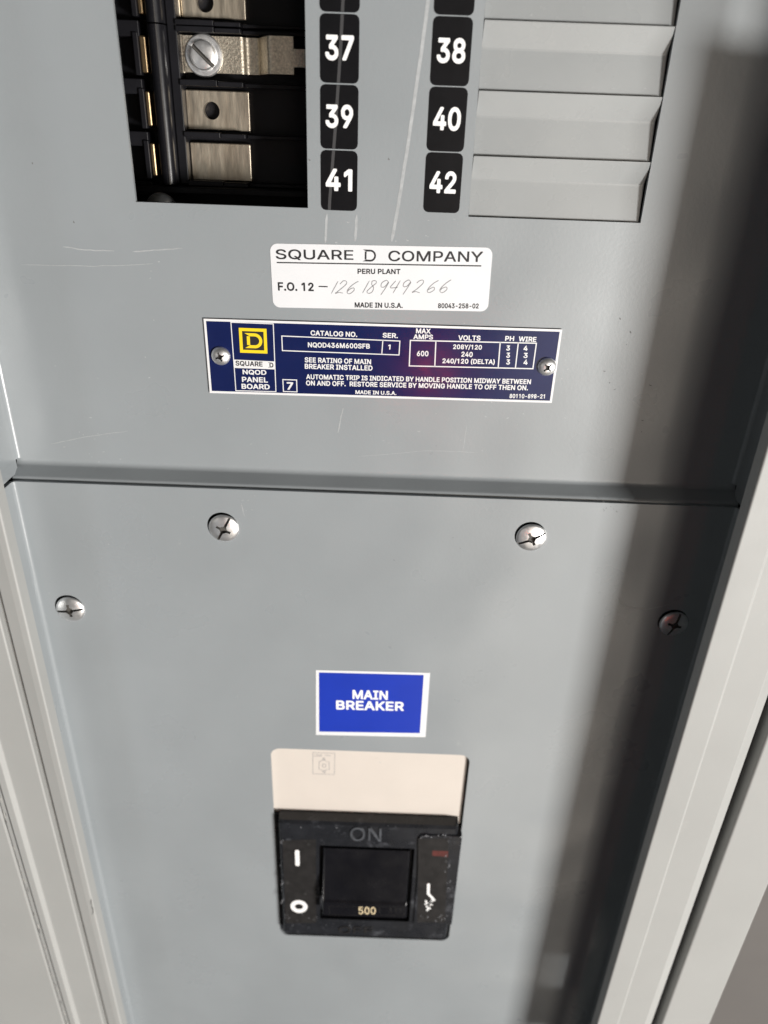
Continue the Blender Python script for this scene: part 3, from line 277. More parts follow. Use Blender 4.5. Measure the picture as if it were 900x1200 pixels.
 'BU': '517|218,-31 194,-27 157,-14 138,-5 110,14 78,46 66,62 51,90 41,118 36,150 36,506 38,519 46,530 58,536 118,536 134,533 149,518 152,502 152,174 157,146 171,118 192,98 210,89 242,80 270,80 310,89 337,106 357,134 368,166 368,506 370,519 378,530 390,536 454,536 463,534 470,530 481,518 484,502 484,138 479,114 466,81 450,54 406,10 358,-17 322,-28 294,-32|13,15,14 32,34,33 12,15,13 31,34,32 31,35,34 12,16,15 11,16,12 30,35,31 30,36,35 10,16,11 29,36,30 10,17,16 29,37,36 9,17,10 28,37,29 9,18,17 28,38,37 9,19,18 27,38,28 8,19,9 8,20,19 27,39,38 26,39,27 7,20,8 7,21,20 26,40,39 25,40,26 7,22,21 6,22,7 6,23,22 24,40,25 24,41,40 6,24,23 6,41,24 5,41,6 5,42,41 4,42,5 3,42,4 3,43,42 2,43,3 1,43,2 1,44,43 0,44,1 0,45,44',
 'RV': '480|206,1 201,6 189,38 179,70 21,494 17,510 26,512 78,512 86,508 91,502 177,258 183,246 235,90 237,78 242,69 247,74 261,126 301,246 307,258 393,510 402,512 458,511 463,506 464,502 455,474 283,2 274,0|5,7,6 5,8,7 19,21,20 19,22,21 4,8,5 18,22,19 4,9,8 18,23,22 4,10,9 18,24,23 3,10,4 18,25,24 3,11,10 17,25,18 3,12,11 16,25,17 15,25,16 3,13,12 3,14,13 14,25,15 2,14,3 2,25,14 1,25,2 0,25,1 0,26,25',
 'BV': '480|198,-23 190,-18 179,-6 165,30 -3,486 -8,506 -5,522 2,530 14,536 82,536 94,533 110,518 127,478 237,162 242,153 247,162 371,522 378,530 390,536 458,536 470,533 482,522 487,514 487,490 305,-10 298,-18 286,-24|8,10,9 18,20,19 7,10,8 17,20,18 7,11,10 17,21,20 6,11,7 16,21,17 16,22,21 5,11,6 15,22,16 5,12,11 15,23,22 4,12,5 15,24,23 3,12,4 3,13,12 3,14,13 14,24,15 3,24,14 2,24,3 1,24,2 1,25,24 0,25,1 0,26,25',
 'RW': '686|158,1 153,6 145,34 68,322 25,474 17,506 18,511 78,512 87,506 144,282 151,262 194,82 199,90 204,122 232,234 239,254 306,511 374,512 382,508 387,498 460,214 467,194 494,82 495,90 499,94 504,126 601,506 606,511 614,512 662,512 670,508 672,502 667,482 534,1 462,0 453,6 408,178 365,330 346,412 341,410 340,398 337,390 336,378 316,298 235,2 226,0|6,8,7 16,18,17 27,29,28 27,30,29 26,30,27 5,8,6 15,18,16 15,19,18 26,31,30 4,8,5 4,9,8 25,31,26 25,32,31 15,39,19 39,38,19 38,20,19 25,33,32 3,9,4 37,20,38 15,40,39 15,41,40 15,42,41 15,43,42 36,20,37 2,9,3 15,44,43 2,10,9 2,11,10 14,44,15 13,44,14 36,21,20 36,22,21 35,22,36 24,33,25 12,44,13 23,33,24 11,44,12 22,33,23 2,44,11 35,33,22 1,44,2 0,44,1 34,33,35 0,45,44',
 'BW': '686|150,-23 142,-18 131,-6 121,26 -7,498 -8,514 -2,526 6,533 14,536 82,536 98,530 109,518 194,197 198,201 203,218 283,522 294,533 306,536 378,536 394,530 402,522 411,506 485,218 494,195 499,206 579,518 590,530 606,536 670,536 686,527 693,518 696,510 695,490 563,6 554,-14 546,-21 538,-24 458,-24 446,-21 434,-10 429,-2 346,303 342,299 333,270 257,-10 250,-18 238,-24|8,10,9 16,18,17 16,19,18 26,28,27 7,10,8 26,29,28 6,10,7 15,19,16 6,11,10 15,20,19 25,29,26 25,30,29 5,11,6 14,20,15 14,21,20 5,12,11 24,30,25 24,31,30 4,12,5 24,32,31 14,41,21 41,22,21 3,12,4 24,33,32 14,42,41 40,22,41 14,43,42 14,44,43 13,44,14 40,23,22 23,33,24 12,44,13 3,44,12 40,33,23 2,44,3 40,34,33 39,34,40 1,44,2 1,45,44 38,34,39 38,35,34 0,45,1 0,46,45 37,35,38 37,36,35',
 'RX': '474|22,2 25,14 41,38 198,262 159,322 34,500 33,510 42,512 98,512 106,508 118,496 179,406 211,358 238,312 246,320 269,362 293,398 373,510 382,512 434,512 443,510 446,506 443,498 281,266 285,254 450,16 457,2 446,0 386,0 380,2 257,182 247,202 238,209 187,130 98,4 90,0|6,8,7 6,9,8 17,19,18 17,20,19 5,9,6 16,20,17 16,21,20 5,10,9 16,22,21 4,10,5 16,23,22 4,11,10 4,12,11 15,23,16 14,23,15 4,13,12 3,13,4 13,23,14 3,23,13 3,24,23 2,24,3 2,32,24 32,31,24 31,25,24 2,33,32 30,25,31 29,25,30 2,34,33 1,34,2 29,26,25 0,34,1 0,35,34 28,26,29 28,27,26',
 'BX': '474|14,-23 2,-14 -4,-2 -4,10 3,26 167,262 137,310 11,490 8,510 14,526 22,533 34,536 102,536 118,530 138,510 238,363 242,365 338,506 358,530 366,535 378,536 442,536 458,530 466,522 472,510 471,498 465,486 312,266 311,262 481,14 484,-2 478,-14 470,-21 458,-24 382,-24 366,-18 358,-10 330,30 249,150 242,159 238,160 122,-6 110,-18 94,-24|19,21,20 10,12,11 10,13,12 19,22,21 18,22,19 9,13,10 9,14,13 17,22,18 17,23,22 8,14,9 17,24,23 7,14,8 7,15,14 17,25,24 16,25,17 16,26,25 6,15,7 16,27,26 15,27,16 6,27,15 5,27,6 5,28,27 4,28,5 4,40,28 40,39,28 39,29,28 4,41,40 38,29,39 37,29,38 36,29,37 3,41,4 36,30,29 2,41,3 1,41,2 36,31,30 1,42,41 35,31,36 35,32,31 0,42,1 0,43,42 34,32,35 34,33,32',
 'RY': '472|206,1 204,10 203,210 25,494 21,502 21,510 30,512 86,512 96,506 179,374 238,273 269,330 378,507 386,512 450,511 455,506 455,502 273,210 271,2 262,0|5,7,6 5,8,7 12,14,13 12,15,14 4,8,5 11,15,12 4,9,8 11,16,15 3,9,4 11,17,16 2,9,3 2,10,9 10,17,11 2,17,10 1,17,2 1,18,17 0,18,1 0,19,18',
 'BY': '472|198,-23 186,-14 180,2 179,198 3,482 -4,498 -4,514 -1,522 10,533 22,536 90,536 106,530 118,518 134,494 230,336 238,328 347,506 366,530 382,536 450,536 462,533 474,522 479,514 480,502 477,490 297,198 296,6 293,-10 286,-18 274,-24|8,10,9 8,11,10 17,19,18 17,20,19 7,11,8 17,21,20 7,12,11 16,21,17 16,22,21 6,12,7 6,13,12 5,13,6 16,23,22 15,23,16 15,24,23 4,13,5 4,14,13 15,25,24 3,14,4 3,15,14 3,25,15 2,25,3 2,26,25 2,27,26 1,27,2 1,28,27 0,28,1 0,29,28',
 'RZ': '438|42,1 40,10 41,50 161,226 170,236 213,302 222,312 265,378 315,446 314,451 306,452 46,452 41,454 40,458 41,510 50,512 390,512 396,510 400,502 399,458 163,114 130,72 127,62 138,60 398,59 404,50 403,2 394,0|14,16,15 14,17,16 13,17,14 13,18,17 13,19,18 12,19,13 12,10,19 10,9,19 9,8,19 8,20,19 11,10,12 7,20,8 6,20,7 5,20,6 4,20,5 3,20,4 2,20,3 2,21,20 2,22,21 2,23,22 2,24,23 2,25,24 1,25,2 1,26,25 0,26,1 0,27,26',
 'BZ': '438|34,-23 22,-14 16,-2 16,50 19,62 253,402 266,426 254,428 46,428 33,430 22,438 16,450 16,510 22,526 33,534 46,536 390,536 402,535 410,530 418,522 424,510 424,458 421,446 176,90 176,86 186,84 394,84 407,82 422,70 428,58 428,2 422,-14 414,-21 402,-24|14,16,15 14,17,16 14,18,17 13,18,14 13,19,18 12,19,13 12,20,19 11,20,12 11,21,20 11,22,21 10,22,11 10,7,22 7,6,22 6,23,22 9,7,10 8,7,9 5,23,6 4,23,5 4,24,23 4,25,24 4,26,25 4,27,26 4,28,27 4,29,28 3,29,4 3,30,29 2,30,3 2,31,30 1,31,2 1,32,31 0,32,1 0,33,32',
 'R0': '453|210,-7 202,-4 186,-3 146,13 130,24 118,36 100,54 89,70 65,122 52,178 52,198 48,210 48,302 52,314 52,334 56,354 73,410 89,442 100,458 133,490 170,511 210,520 246,520 282,511 316,494 348,466 371,434 383,410 404,338 404,322 408,310 408,198 396,138 383,98 371,74 348,42 318,17 286,1 242,-8 216,54 230,52 266,61 276,66 298,84 311,102 323,126 331,150 340,190 340,210 344,222 344,294 340,306 340,326 335,350 323,386 311,410 290,436 258,455 238,460 218,460 190,451 164,434 150,416 133,382 125,358 116,318 116,290 112,278 112,230 116,218 116,190 133,126 149,94 170,72 198,57|21,23,22 20,23,21 20,24,23 19,24,20 19,25,24 18,25,19 18,59,25 59,58,25 58,26,25 18,60,59 57,26,58 17,60,18 56,26,57 17,61,60 16,61,17 55,26,56 16,62,61 55,27,26 16,63,62 15,63,16 54,27,55 54,28,27 53,28,54 15,64,63 15,65,64 14,65,15 52,28,53 52,29,28 13,65,14 51,29,52 51,30,29 13,66,65 12,66,13 51,31,30 50,31,51 11,66,12 49,31,50 11,67,66 11,68,67 11,69,68 48,31,49 11,70,69 10,70,11 47,31,48 9,70,10 47,32,31 9,71,70 46,32,47 8,71,9 45,32,46 45,33,32 8,72,71 44,33,45 7,72,8 43,33,44 43,34,33 7,73,72 42,34,43 42,35,34 7,74,73 6,74,7 41,35,42 40,35,41 6,39,74 5,39,6 5,40,39 5,35,40 5,36,35 4,36,5 3,36,4 3,37,36 2,37,3 2,1,37 1,38,37 0,38,1',
 'B0': '453|202,-31 178,-27 154,-19 130,-6 118,2 81,38 67,58 41,114 28,170 28,190 24,206 24,306 32,362 49,418 67,454 81,474 118,510 161,534 202,544 250,544 290,535 330,514 367,482 393,446 407,418 428,346 432,314 432,194 427,158 405,86 382,46 354,13 330,-5 294,-23 246,-32 225,78 246,81 262,87 278,101 290,116 299,134 308,162 316,198 316,218 320,234 320,282 316,298 316,318 311,342 299,378 277,414 254,429 230,436 206,431 194,425 182,414 169,398 157,374 148,346 140,310 140,286 136,266 140,198 149,158 159,130 171,106 186,91 206,81|18,20,19 17,20,18 17,21,20 16,21,17 16,22,21 15,22,16 15,23,22 14,23,15 13,52,14 52,23,14 52,24,23 13,53,52 51,24,52 13,54,53 50,24,51 13,55,54 12,55,13 50,25,24 12,56,55 49,25,50 12,57,56 48,25,49 12,58,57 11,58,12 11,59,58 48,26,25 47,26,48 46,26,47 46,27,26 11,60,59 10,60,11 45,27,46 10,61,60 44,27,45 10,62,61 43,27,44 42,27,43 9,62,10 9,63,62 41,27,42 41,28,27 8,63,9 7,63,8 40,28,41 7,64,63 40,29,28 39,29,40 7,65,64 38,29,39 6,65,7 6,66,65 37,29,38 6,67,66 36,29,37 36,30,29 6,35,67 35,30,36 6,30,35 5,30,6 5,31,30 4,31,5 4,32,31 3,32,4 3,33,32 2,33,3 1,33,2 1,34,33 0,34,1',
 'R1': '453|214,1 212,10 211,442 206,443 192,434 94,361 90,362 88,366 88,426 90,431 101,442 198,511 270,512 276,510 280,502 280,6 279,2 274,0|11,13,12 10,13,11 10,14,13 10,3,14 3,2,14 2,15,14 10,4,3 9,4,10 1,15,2 9,5,4 8,5,9 7,5,8 6,5,7 0,15,1 0,16,15 0,17,16',
 'B1': '453|206,-23 194,-14 188,2 188,390 186,394 174,389 106,339 94,336 82,337 70,346 64,358 64,434 70,446 86,462 186,533 198,536 278,536 290,530 298,522 304,506 304,-2 301,-10 294,-18 282,-24|14,16,15 14,17,16 13,17,14 13,18,17 13,19,18 13,4,19 4,3,19 3,20,19 12,4,13 11,4,12 10,4,11 10,5,4 2,20,3 10,6,5 9,6,10 8,6,9 8,7,6 1,20,2 1,21,20 1,22,21 0,22,1 0,23,22',
 'R2': '453|66,1 64,6 64,46 70,59 128,118 136,130 192,186 200,198 252,250 258,259 276,278 294,300 307,322 320,358 320,386 311,414 291,438 278,447 258,455 238,460 214,460 194,455 172,446 145,418 137,402 133,386 132,366 131,362 126,360 74,360 65,362 64,374 68,386 68,398 77,430 94,459 118,484 134,495 166,511 206,520 242,520 254,516 270,515 294,507 326,488 356,458 375,426 384,398 384,350 379,330 359,286 326,241 304,214 260,170 252,158 164,70 161,62 174,60 386,59 392,50 391,2 382,0|39,41,40 38,41,39 38,42,41 38,43,42 37,43,38 37,44,43 36,44,37 36,45,44 35,20,36 20,19,36 19,45,36 35,21,20 18,45,19 34,21,35 18,46,45 34,22,21 17,46,18 16,46,17 34,23,22 15,46,16 33,23,34 15,47,46 33,24,23 14,47,15 33,25,24 32,25,33 14,48,47 31,25,32 31,26,25 13,48,14 30,26,31 30,27,26 29,27,30 29,28,27 12,48,13 12,49,48 12,50,49 11,50,12 10,50,11 10,51,50 9,51,10 8,51,9 7,51,8 7,52,51 7,53,52 6,53,7 5,53,6 5,54,53 5,55,54 4,55,5 3,55,4 3,56,55 3,57,56 3,58,57 3,59,58 2,59,3 2,60,59 1,60,2 0,60,1 0,61,60',
 'B2': '453|58,-23 46,-14 40,-2 40,50 47,70 105,130 117,146 169,198 181,214 229,262 257,294 273,314 287,338 295,362 296,374 291,398 278,417 258,428 230,436 222,436 188,426 170,409 161,394 156,374 155,354 150,346 142,339 130,336 58,337 46,346 40,362 44,406 55,442 74,474 106,506 122,517 158,535 198,544 246,544 278,539 306,529 338,510 378,470 389,454 399,434 408,406 408,342 397,306 381,274 362,246 326,202 223,94 218,86 230,84 386,84 398,81 410,70 416,58 416,2 413,-10 402,-21 390,-24|37,39,38 36,39,37 36,40,39 35,40,36 35,41,40 34,41,35 34,42,41 33,42,34 32,42,33 32,43,42 32,44,43 31,19,32 19,18,32 18,44,32 31,20,19 17,44,18 17,45,44 16,45,17 31,21,20 15,45,16 31,22,21 30,22,31 15,46,45 14,46,15 30,23,22 30,24,23 13,46,14 29,24,30 12,46,13 29,25,24 28,25,29 28,26,25 12,47,46 28,27,26 11,47,12 10,47,11 10,48,47 9,48,10 9,49,48 8,49,9 8,50,49 7,50,8 7,51,50 6,51,7 5,51,6 4,51,5 4,52,51 4,53,52 4,54,53 4,55,54 4,56,55 3,56,4 3,57,56 3,58,57 2,58,3 2,59,58 1,59,2 1,60,59 0,60,1 0,61,60',
 'R3': '453|198,-7 190,-4 174,-3 134,9 94,32 72,54 61,70 49,98 44,118 44,130 45,134 50,136 106,135 115,122 117,110 125,94 142,76 170,61 186,56 206,56 218,52 230,56 254,57 292,74 314,96 327,126 328,166 315,198 304,214 286,227 246,244 234,244 222,248 162,248 158,249 156,254 157,302 170,319 192,342 198,351 224,378 230,387 280,442 283,450 270,452 74,452 70,453 68,458 69,510 78,512 370,511 376,502 375,458 260,330 235,298 250,292 270,292 302,283 340,262 364,238 375,222 391,190 395,174 396,122 391,102 375,66 362,49 351,38 322,17 306,9 266,-4 250,-4 238,-8|48,50,49 48,51,50 47,51,48 47,52,51 46,52,47 46,44,52 44,43,52 43,53,52 45,44,46 42,53,43 41,53,42 40,53,41 39,53,40 38,53,39 37,53,38 37,54,53 36,54,37 35,54,36 35,55,54 35,56,55 35,57,56 35,58,57 35,59,58 34,32,35 32,59,35 33,32,34 31,30,32 30,59,32 29,59,30 29,60,59 28,60,29 28,61,60 27,61,28 26,61,27 26,62,61 26,63,62 25,63,26 10,12,11 10,13,12 9,13,10 8,13,9 24,63,25 8,14,13 24,64,63 7,14,8 7,15,14 24,65,64 6,15,7 23,65,24 6,16,15 6,17,16 22,65,23 5,17,6 22,66,65 5,18,17 21,66,22 5,19,18 5,20,19 20,66,21 4,20,5 4,66,20 4,67,66 4,68,67 3,68,4 3,69,68 3,70,69 2,70,3 1,70,2 1,71,70 0,71,1 0,72,71',
 'B3': '453|190,-31 150,-23 106,-5 82,10 53,38 39,58 25,90 20,114 20,134 23,146 30,154 42,160 114,159 130,146 146,108 160,94 194,80 242,80 276,94 293,110 304,138 303,162 297,178 286,195 258,213 242,219 214,224 154,224 142,230 133,242 132,302 135,314 150,334 202,391 230,426 218,428 70,428 58,431 50,438 44,450 45,518 54,530 70,536 378,535 394,522 400,510 400,458 398,449 284,318 286,314 314,305 354,282 386,250 397,234 414,199 420,178 420,118 415,94 397,54 382,34 366,18 334,-5 314,-15 274,-28 242,-32|41,43,42 41,44,43 40,44,41 40,45,44 39,45,40 39,46,45 39,47,46 38,47,39 38,35,47 35,34,47 34,48,47 37,35,38 36,35,37 33,48,34 32,48,33 31,48,32 31,49,48 30,49,31 30,50,49 30,51,50 29,51,30 29,52,51 29,53,52 28,53,29 28,26,53 26,54,53 27,26,28 25,54,26 24,54,25 23,54,24 23,55,54 22,55,23 21,55,22 21,56,55 20,56,21 10,12,11 10,13,12 9,13,10 8,13,9 8,14,13 19,56,20 7,14,8 19,57,56 6,14,7 18,57,19 6,15,14 6,16,15 17,57,18 17,58,57 5,16,6 5,17,16 5,58,17 4,58,5 4,59,58 3,59,4 3,60,59 3,61,60 2,61,3 2,62,61 1,62,2 1,63,62 0,63,1 0,64,63',
 'R4': '453|282,1 280,10 280,98 278,102 270,104 50,104 42,105 40,110 41,166 233,490 245,510 250,512 302,512 310,508 311,502 117,174 118,169 126,168 278,169 280,178 281,318 286,320 338,320 346,316 348,310 349,170 354,168 406,168 412,166 416,158 416,110 415,106 410,104 354,104 349,102 348,10 346,1|11,13,12 10,13,11 9,13,10 9,14,13 9,15,14 8,15,9 21,23,22 20,23,21 19,23,20 19,24,23 19,25,24 18,25,19 8,16,15 18,26,25 8,17,16 17,26,18 17,27,26 8,27,17 8,28,27 7,28,8 7,29,28 7,30,29 6,30,7 6,31,30 6,32,31 5,32,6 5,4,32 4,33,32 3,33,4 3,34,33 2,34,3 2,35,34 1,35,2 0,35,1 0,36,35',
 'B4': '453|274,-23 262,-14 256,-2 256,70 254,79 34,81 22,90 16,102 16,166 19,178 226,526 234,533 242,536 306,536 322,530 333,518 336,506 333,490 166,208 161,194 174,192 254,193 256,202 256,318 259,330 266,338 278,344 350,343 366,330 372,318 373,194 418,191 434,178 440,162 440,106 434,90 423,82 373,78 372,-2 369,-10 362,-18 346,-24|12,14,13 11,14,12 10,14,11 10,15,14 9,15,10 9,16,15 9,17,16 9,18,17 25,27,26 25,28,27 24,28,25 24,29,28 23,29,24 22,29,23 22,30,29 9,19,18 21,30,22 9,20,19 21,31,30 20,31,21 9,31,20 9,32,31 8,32,9 8,33,32 7,33,8 7,34,33 7,35,34 6,35,7 6,36,35 5,36,6 5,37,36 4,37,5 3,37,4 3,38,37 2,38,3 1,38,2 1,39,38 1,40,39 0,40,1 0,41,40',
 'R5': '453|206,-7 198,-4 178,-3 154,5 122,21 102,36 81,62 69,86 60,118 61,134 70,136 122,135 127,130 128,118 133,102 141,90 154,76 170,65 194,56 210,56 222,52 234,56 246,56 262,61 280,70 296,82 310,100 319,118 327,146 328,178 319,210 303,238 286,255 258,271 238,276 198,276 166,267 130,248 98,248 69,254 68,274 72,286 72,310 76,322 76,346 80,358 80,382 84,394 84,418 88,430 88,454 92,466 92,490 96,506 98,511 106,512 366,511 372,502 372,458 371,454 366,452 162,452 156,450 153,446 152,418 148,406 148,382 144,370 144,346 140,334 142,313 146,313 154,319 182,331 206,336 262,335 290,327 314,315 330,304 356,278 375,250 387,222 396,178 396,150 387,106 375,78 358,53 338,32 310,13 282,1 238,-8|54,56,55 54,57,56 53,57,54 52,57,53 52,58,57 51,58,52 50,58,51 50,59,58 49,61,50 61,59,50 61,60,59 49,62,61 49,63,62 49,64,63 48,64,49 47,64,48 47,65,64 47,66,65 46,66,47 45,66,46 45,67,66 45,68,67 44,68,45 43,68,44 43,69,68 73,75,74 73,76,75 43,70,69 72,76,73 72,77,76 42,70,43 71,77,72 71,78,77 42,71,70 42,78,71 41,78,42 41,79,78 40,35,41 35,79,41 35,34,79 34,80,79 40,36,35 33,80,34 39,36,40 32,80,33 39,37,36 31,80,32 38,37,39 31,81,80 30,81,31 30,82,81 29,82,30 28,82,29 28,83,82 28,84,83 27,84,28 9,11,10 9,12,11 8,12,9 8,13,12 7,13,8 7,14,13 26,84,27 26,85,84 7,15,14 25,85,26 7,16,15 6,16,7 24,85,25 24,86,85 6,17,16 23,86,24 6,18,17 5,18,6 22,86,23 5,19,18 21,86,22 5,20,19 20,86,21 20,87,86 5,87,20 4,87,5 4,88,87 3,88,4 3,89,88 2,89,3 2,1,89 1,90,89 0,90,1',
 'B5': '453|198,-31 170,-27 142,-17 106,2 74,30 59,50 41,90 36,114 36,134 39,146 46,154 58,160 130,159 138,154 149,142 156,114 170,95 202,80 238,80 266,91 289,114 299,138 304,158 304,170 295,202 281,226 274,233 250,247 230,252 206,252 174,243 146,227 134,224 90,224 62,229 50,238 44,250 44,278 52,330 52,354 56,366 56,390 60,402 60,426 64,438 64,462 68,474 68,498 73,518 82,530 98,536 374,535 390,522 396,510 396,450 393,442 386,434 370,428 178,427 172,398 169,358 170,355 174,355 198,360 262,360 286,355 324,338 342,326 375,294 401,254 416,210 420,182 420,146 411,98 397,66 378,38 350,10 322,-9 290,-23 270,-28 242,-32|49,51,50 49,52,51 48,52,49 48,53,52 47,53,48 47,54,53 46,54,47 45,54,46 44,54,45 44,55,54 44,56,55 43,56,44 43,57,56 43,58,57 43,59,58 42,59,43 41,59,42 41,60,59 40,60,41 39,60,40 62,64,63 62,65,64 39,61,60 39,62,61 39,65,62 39,66,65 38,66,39 38,67,66 37,67,38 37,68,67 37,69,68 36,69,37 36,29,69 29,28,69 28,70,69 36,30,29 27,70,28 35,30,36 26,70,27 35,31,30 34,31,35 25,70,26 33,31,34 33,32,31 24,70,25 24,71,70 23,71,24 23,72,71 22,72,23 10,12,11 10,13,12 21,72,22 9,13,10 9,14,13 8,14,9 21,73,72 8,15,14 20,73,21 7,15,8 6,15,7 6,16,15 19,73,20 19,74,73 6,17,16 18,74,19 5,17,6 5,18,17 5,74,18 5,75,74 4,75,5 4,76,75 3,76,4 3,77,76 2,77,3 2,78,77 1,78,2 1,79,78 0,79,1 0,80,79',
 'R6': '453|210,-7 202,-4 186,-3 162,5 138,17 122,28 100,50 89,66 73,98 64,134 64,190 77,238 105,294 173,398 182,408 246,503 258,512 314,512 319,510 322,506 319,498 222,360 198,324 194,314 202,313 238,319 246,316 274,315 298,307 338,284 356,266 371,246 379,230 392,186 392,130 379,86 371,70 360,54 331,26 286,1 242,-8 208,54 214,52 242,53 270,61 284,70 304,90 315,106 328,146 328,170 324,190 307,226 290,244 274,255 246,264 206,263 166,244 152,230 141,214 133,194 128,170 128,146 132,126 141,102 149,90 170,69 194,57|15,17,16 15,18,17 15,19,18 15,20,19 14,20,15 14,21,20 13,21,14 12,21,13 12,22,21 12,23,22 24,26,25 24,27,26 24,28,27 12,24,23 12,28,24 12,29,28 11,55,12 55,29,12 55,30,29 55,54,30 54,31,30 53,31,54 11,56,55 52,31,53 52,32,31 11,57,56 51,32,52 10,57,11 10,58,57 51,33,32 50,33,51 10,59,58 10,60,59 9,60,10 49,33,50 49,34,33 9,61,60 48,34,49 9,62,61 47,34,48 8,62,9 47,35,34 8,63,62 46,35,47 8,64,63 7,64,8 7,65,64 45,35,46 45,36,35 44,36,45 44,37,36 7,66,65 6,66,7 43,37,44 6,41,66 6,42,41 43,38,37 42,38,43 6,38,42 5,38,6 4,38,5 4,39,38 3,39,4 2,39,3 2,1,39 1,40,39 0,40,1',
 'B6': '453|202,-31 178,-27 154,-19 126,-5 110,6 78,38 51,86 40,126 40,198 53,246 83,306 154,414 226,518 238,530 250,536 322,536 334,530 345,518 348,506 346,497 330,470 245,346 254,340 282,339 307,330 332,318 350,306 378,278 393,258 401,242 416,194 416,122 403,78 393,58 382,42 346,6 330,-5 294,-23 246,-32 216,78 230,76 250,81 273,94 294,120 304,154 299,186 285,214 274,225 262,232 238,240 214,239 198,233 179,222 164,202 157,186 152,162 157,130 171,102 186,89 202,81|13,15,14 13,16,15 12,16,13 12,17,16 11,17,12 11,18,17 11,19,18 11,20,19 11,21,20 10,21,11 10,22,21 10,23,22 10,24,23 10,25,24 10,26,25 9,26,10 9,27,26 9,28,27 9,29,28 8,50,9 50,49,9 49,29,9 49,30,29 48,30,49 8,51,50 8,52,51 47,30,48 46,30,47 8,53,52 45,30,46 8,54,53 7,54,8 45,31,30 7,55,54 44,31,45 7,56,55 43,31,44 7,57,56 6,57,7 43,32,31 42,32,43 6,58,57 41,32,42 6,59,58 5,59,6 5,39,59 40,32,41 5,40,39 40,33,32 5,33,40 5,34,33 5,35,34 4,35,5 3,35,4 3,36,35 2,36,3 2,37,36 1,37,2 1,38,37 0,38,1',
 'R7': '453|98,2 97,6 103,14 301,410 307,418 319,442 321,450 310,452 70,452 66,453 64,458 65,510 74,512 390,511 396,502 395,450 187,34 171,6 162,0|11,13,12 11,14,13 10,14,11 10,15,14 9,7,10 7,15,10 8,7,9 6,15,7 5,15,6 5,16,15 4,16,5 3,16,4 2,16,3 2,17,16 1,17,2 0,17,1 0,18,17',
 'B7': '453|90,-23 82,-18 74,-7 72,2 74,15 273,410 279,426 270,428 70,428 57,430 46,438 40,450 40,510 43,522 54,533 66,536 386,536 402,533 414,522 420,510 419,442 209,22 190,-10 174,-23|15,17,16 14,17,15 13,17,14 13,18,17 12,18,13 12,19,18 11,19,12 11,20,19 10,20,11 10,7,20 7,6,20 6,21,20 9,7,10 8,7,9 5,21,6 4,21,5 4,22,21 3,22,4 2,22,3 1,22,2 1,23,22 0,23,1',
 'R8': '453|206,-7 198,-4 182,-4 162,1 118,21 102,32 76,58 61,86 53,114 52,158 61,190 82,227 113,254 139,266 140,270 112,286 100,298 89,314 73,350 72,410 85,446 94,459 122,488 146,503 166,511 206,520 246,520 286,511 326,491 360,458 375,434 384,406 384,354 379,338 358,301 343,286 317,270 316,266 338,255 358,240 372,226 383,210 399,178 403,162 404,114 399,94 383,62 346,25 326,13 274,-4 258,-4 246,-8 208,54 238,52 278,61 310,80 318,88 331,110 336,126 336,150 331,174 319,194 306,208 274,227 238,236 218,236 194,231 166,219 152,210 140,198 129,182 120,154 120,122 133,90 146,77 174,61 190,56 216,294 230,292 242,296 258,297 284,310 307,334 315,350 320,370 320,386 315,406 304,426 286,443 262,455 242,460 210,459 194,455 168,442 149,422 141,406 136,386 136,366 141,346 158,318 194,297|25,27,26 24,27,25 24,28,27 23,28,24 22,28,23 22,29,28 21,90,22 90,29,22 21,91,90 89,29,90 20,91,21 20,92,91 89,30,29 20,93,92 88,30,89 19,93,20 87,30,88 19,94,93 87,31,30 86,31,87 19,95,94 18,95,19 18,96,95 85,31,86 85,32,31 18,97,96 84,32,85 83,32,84 18,98,97 83,33,32 17,98,18 82,33,83 17,99,98 82,34,33 81,34,82 17,100,99 16,100,17 80,34,81 80,35,34 15,100,16 15,77,100 79,35,80 78,35,79 15,78,77 15,35,78 14,35,15 14,36,35 13,36,14 13,37,36 12,37,13 12,38,37 12,39,38 11,65,12 65,39,12 65,64,39 64,40,39 11,66,65 63,40,64 11,67,66 10,67,11 62,40,63 62,41,40 10,68,67 10,69,68 62,42,41 61,42,62 10,70,69 60,42,61 9,70,10 9,71,70 60,43,42 59,43,60 59,44,43 8,71,9 8,72,71 58,44,59 57,44,58 8,73,72 7,73,8 57,45,44 56,45,57 56,46,45 7,74,73 55,46,56 6,74,7 54,46,55 6,75,74 54,47,46 6,76,75 53,47,54 5,76,6 5,52,76 5,53,52 5,47,53 4,47,5 4,48,47 3,48,4 3,49,48 2,49,3 2,50,49 1,50,2 0,50,1 0,51,50',
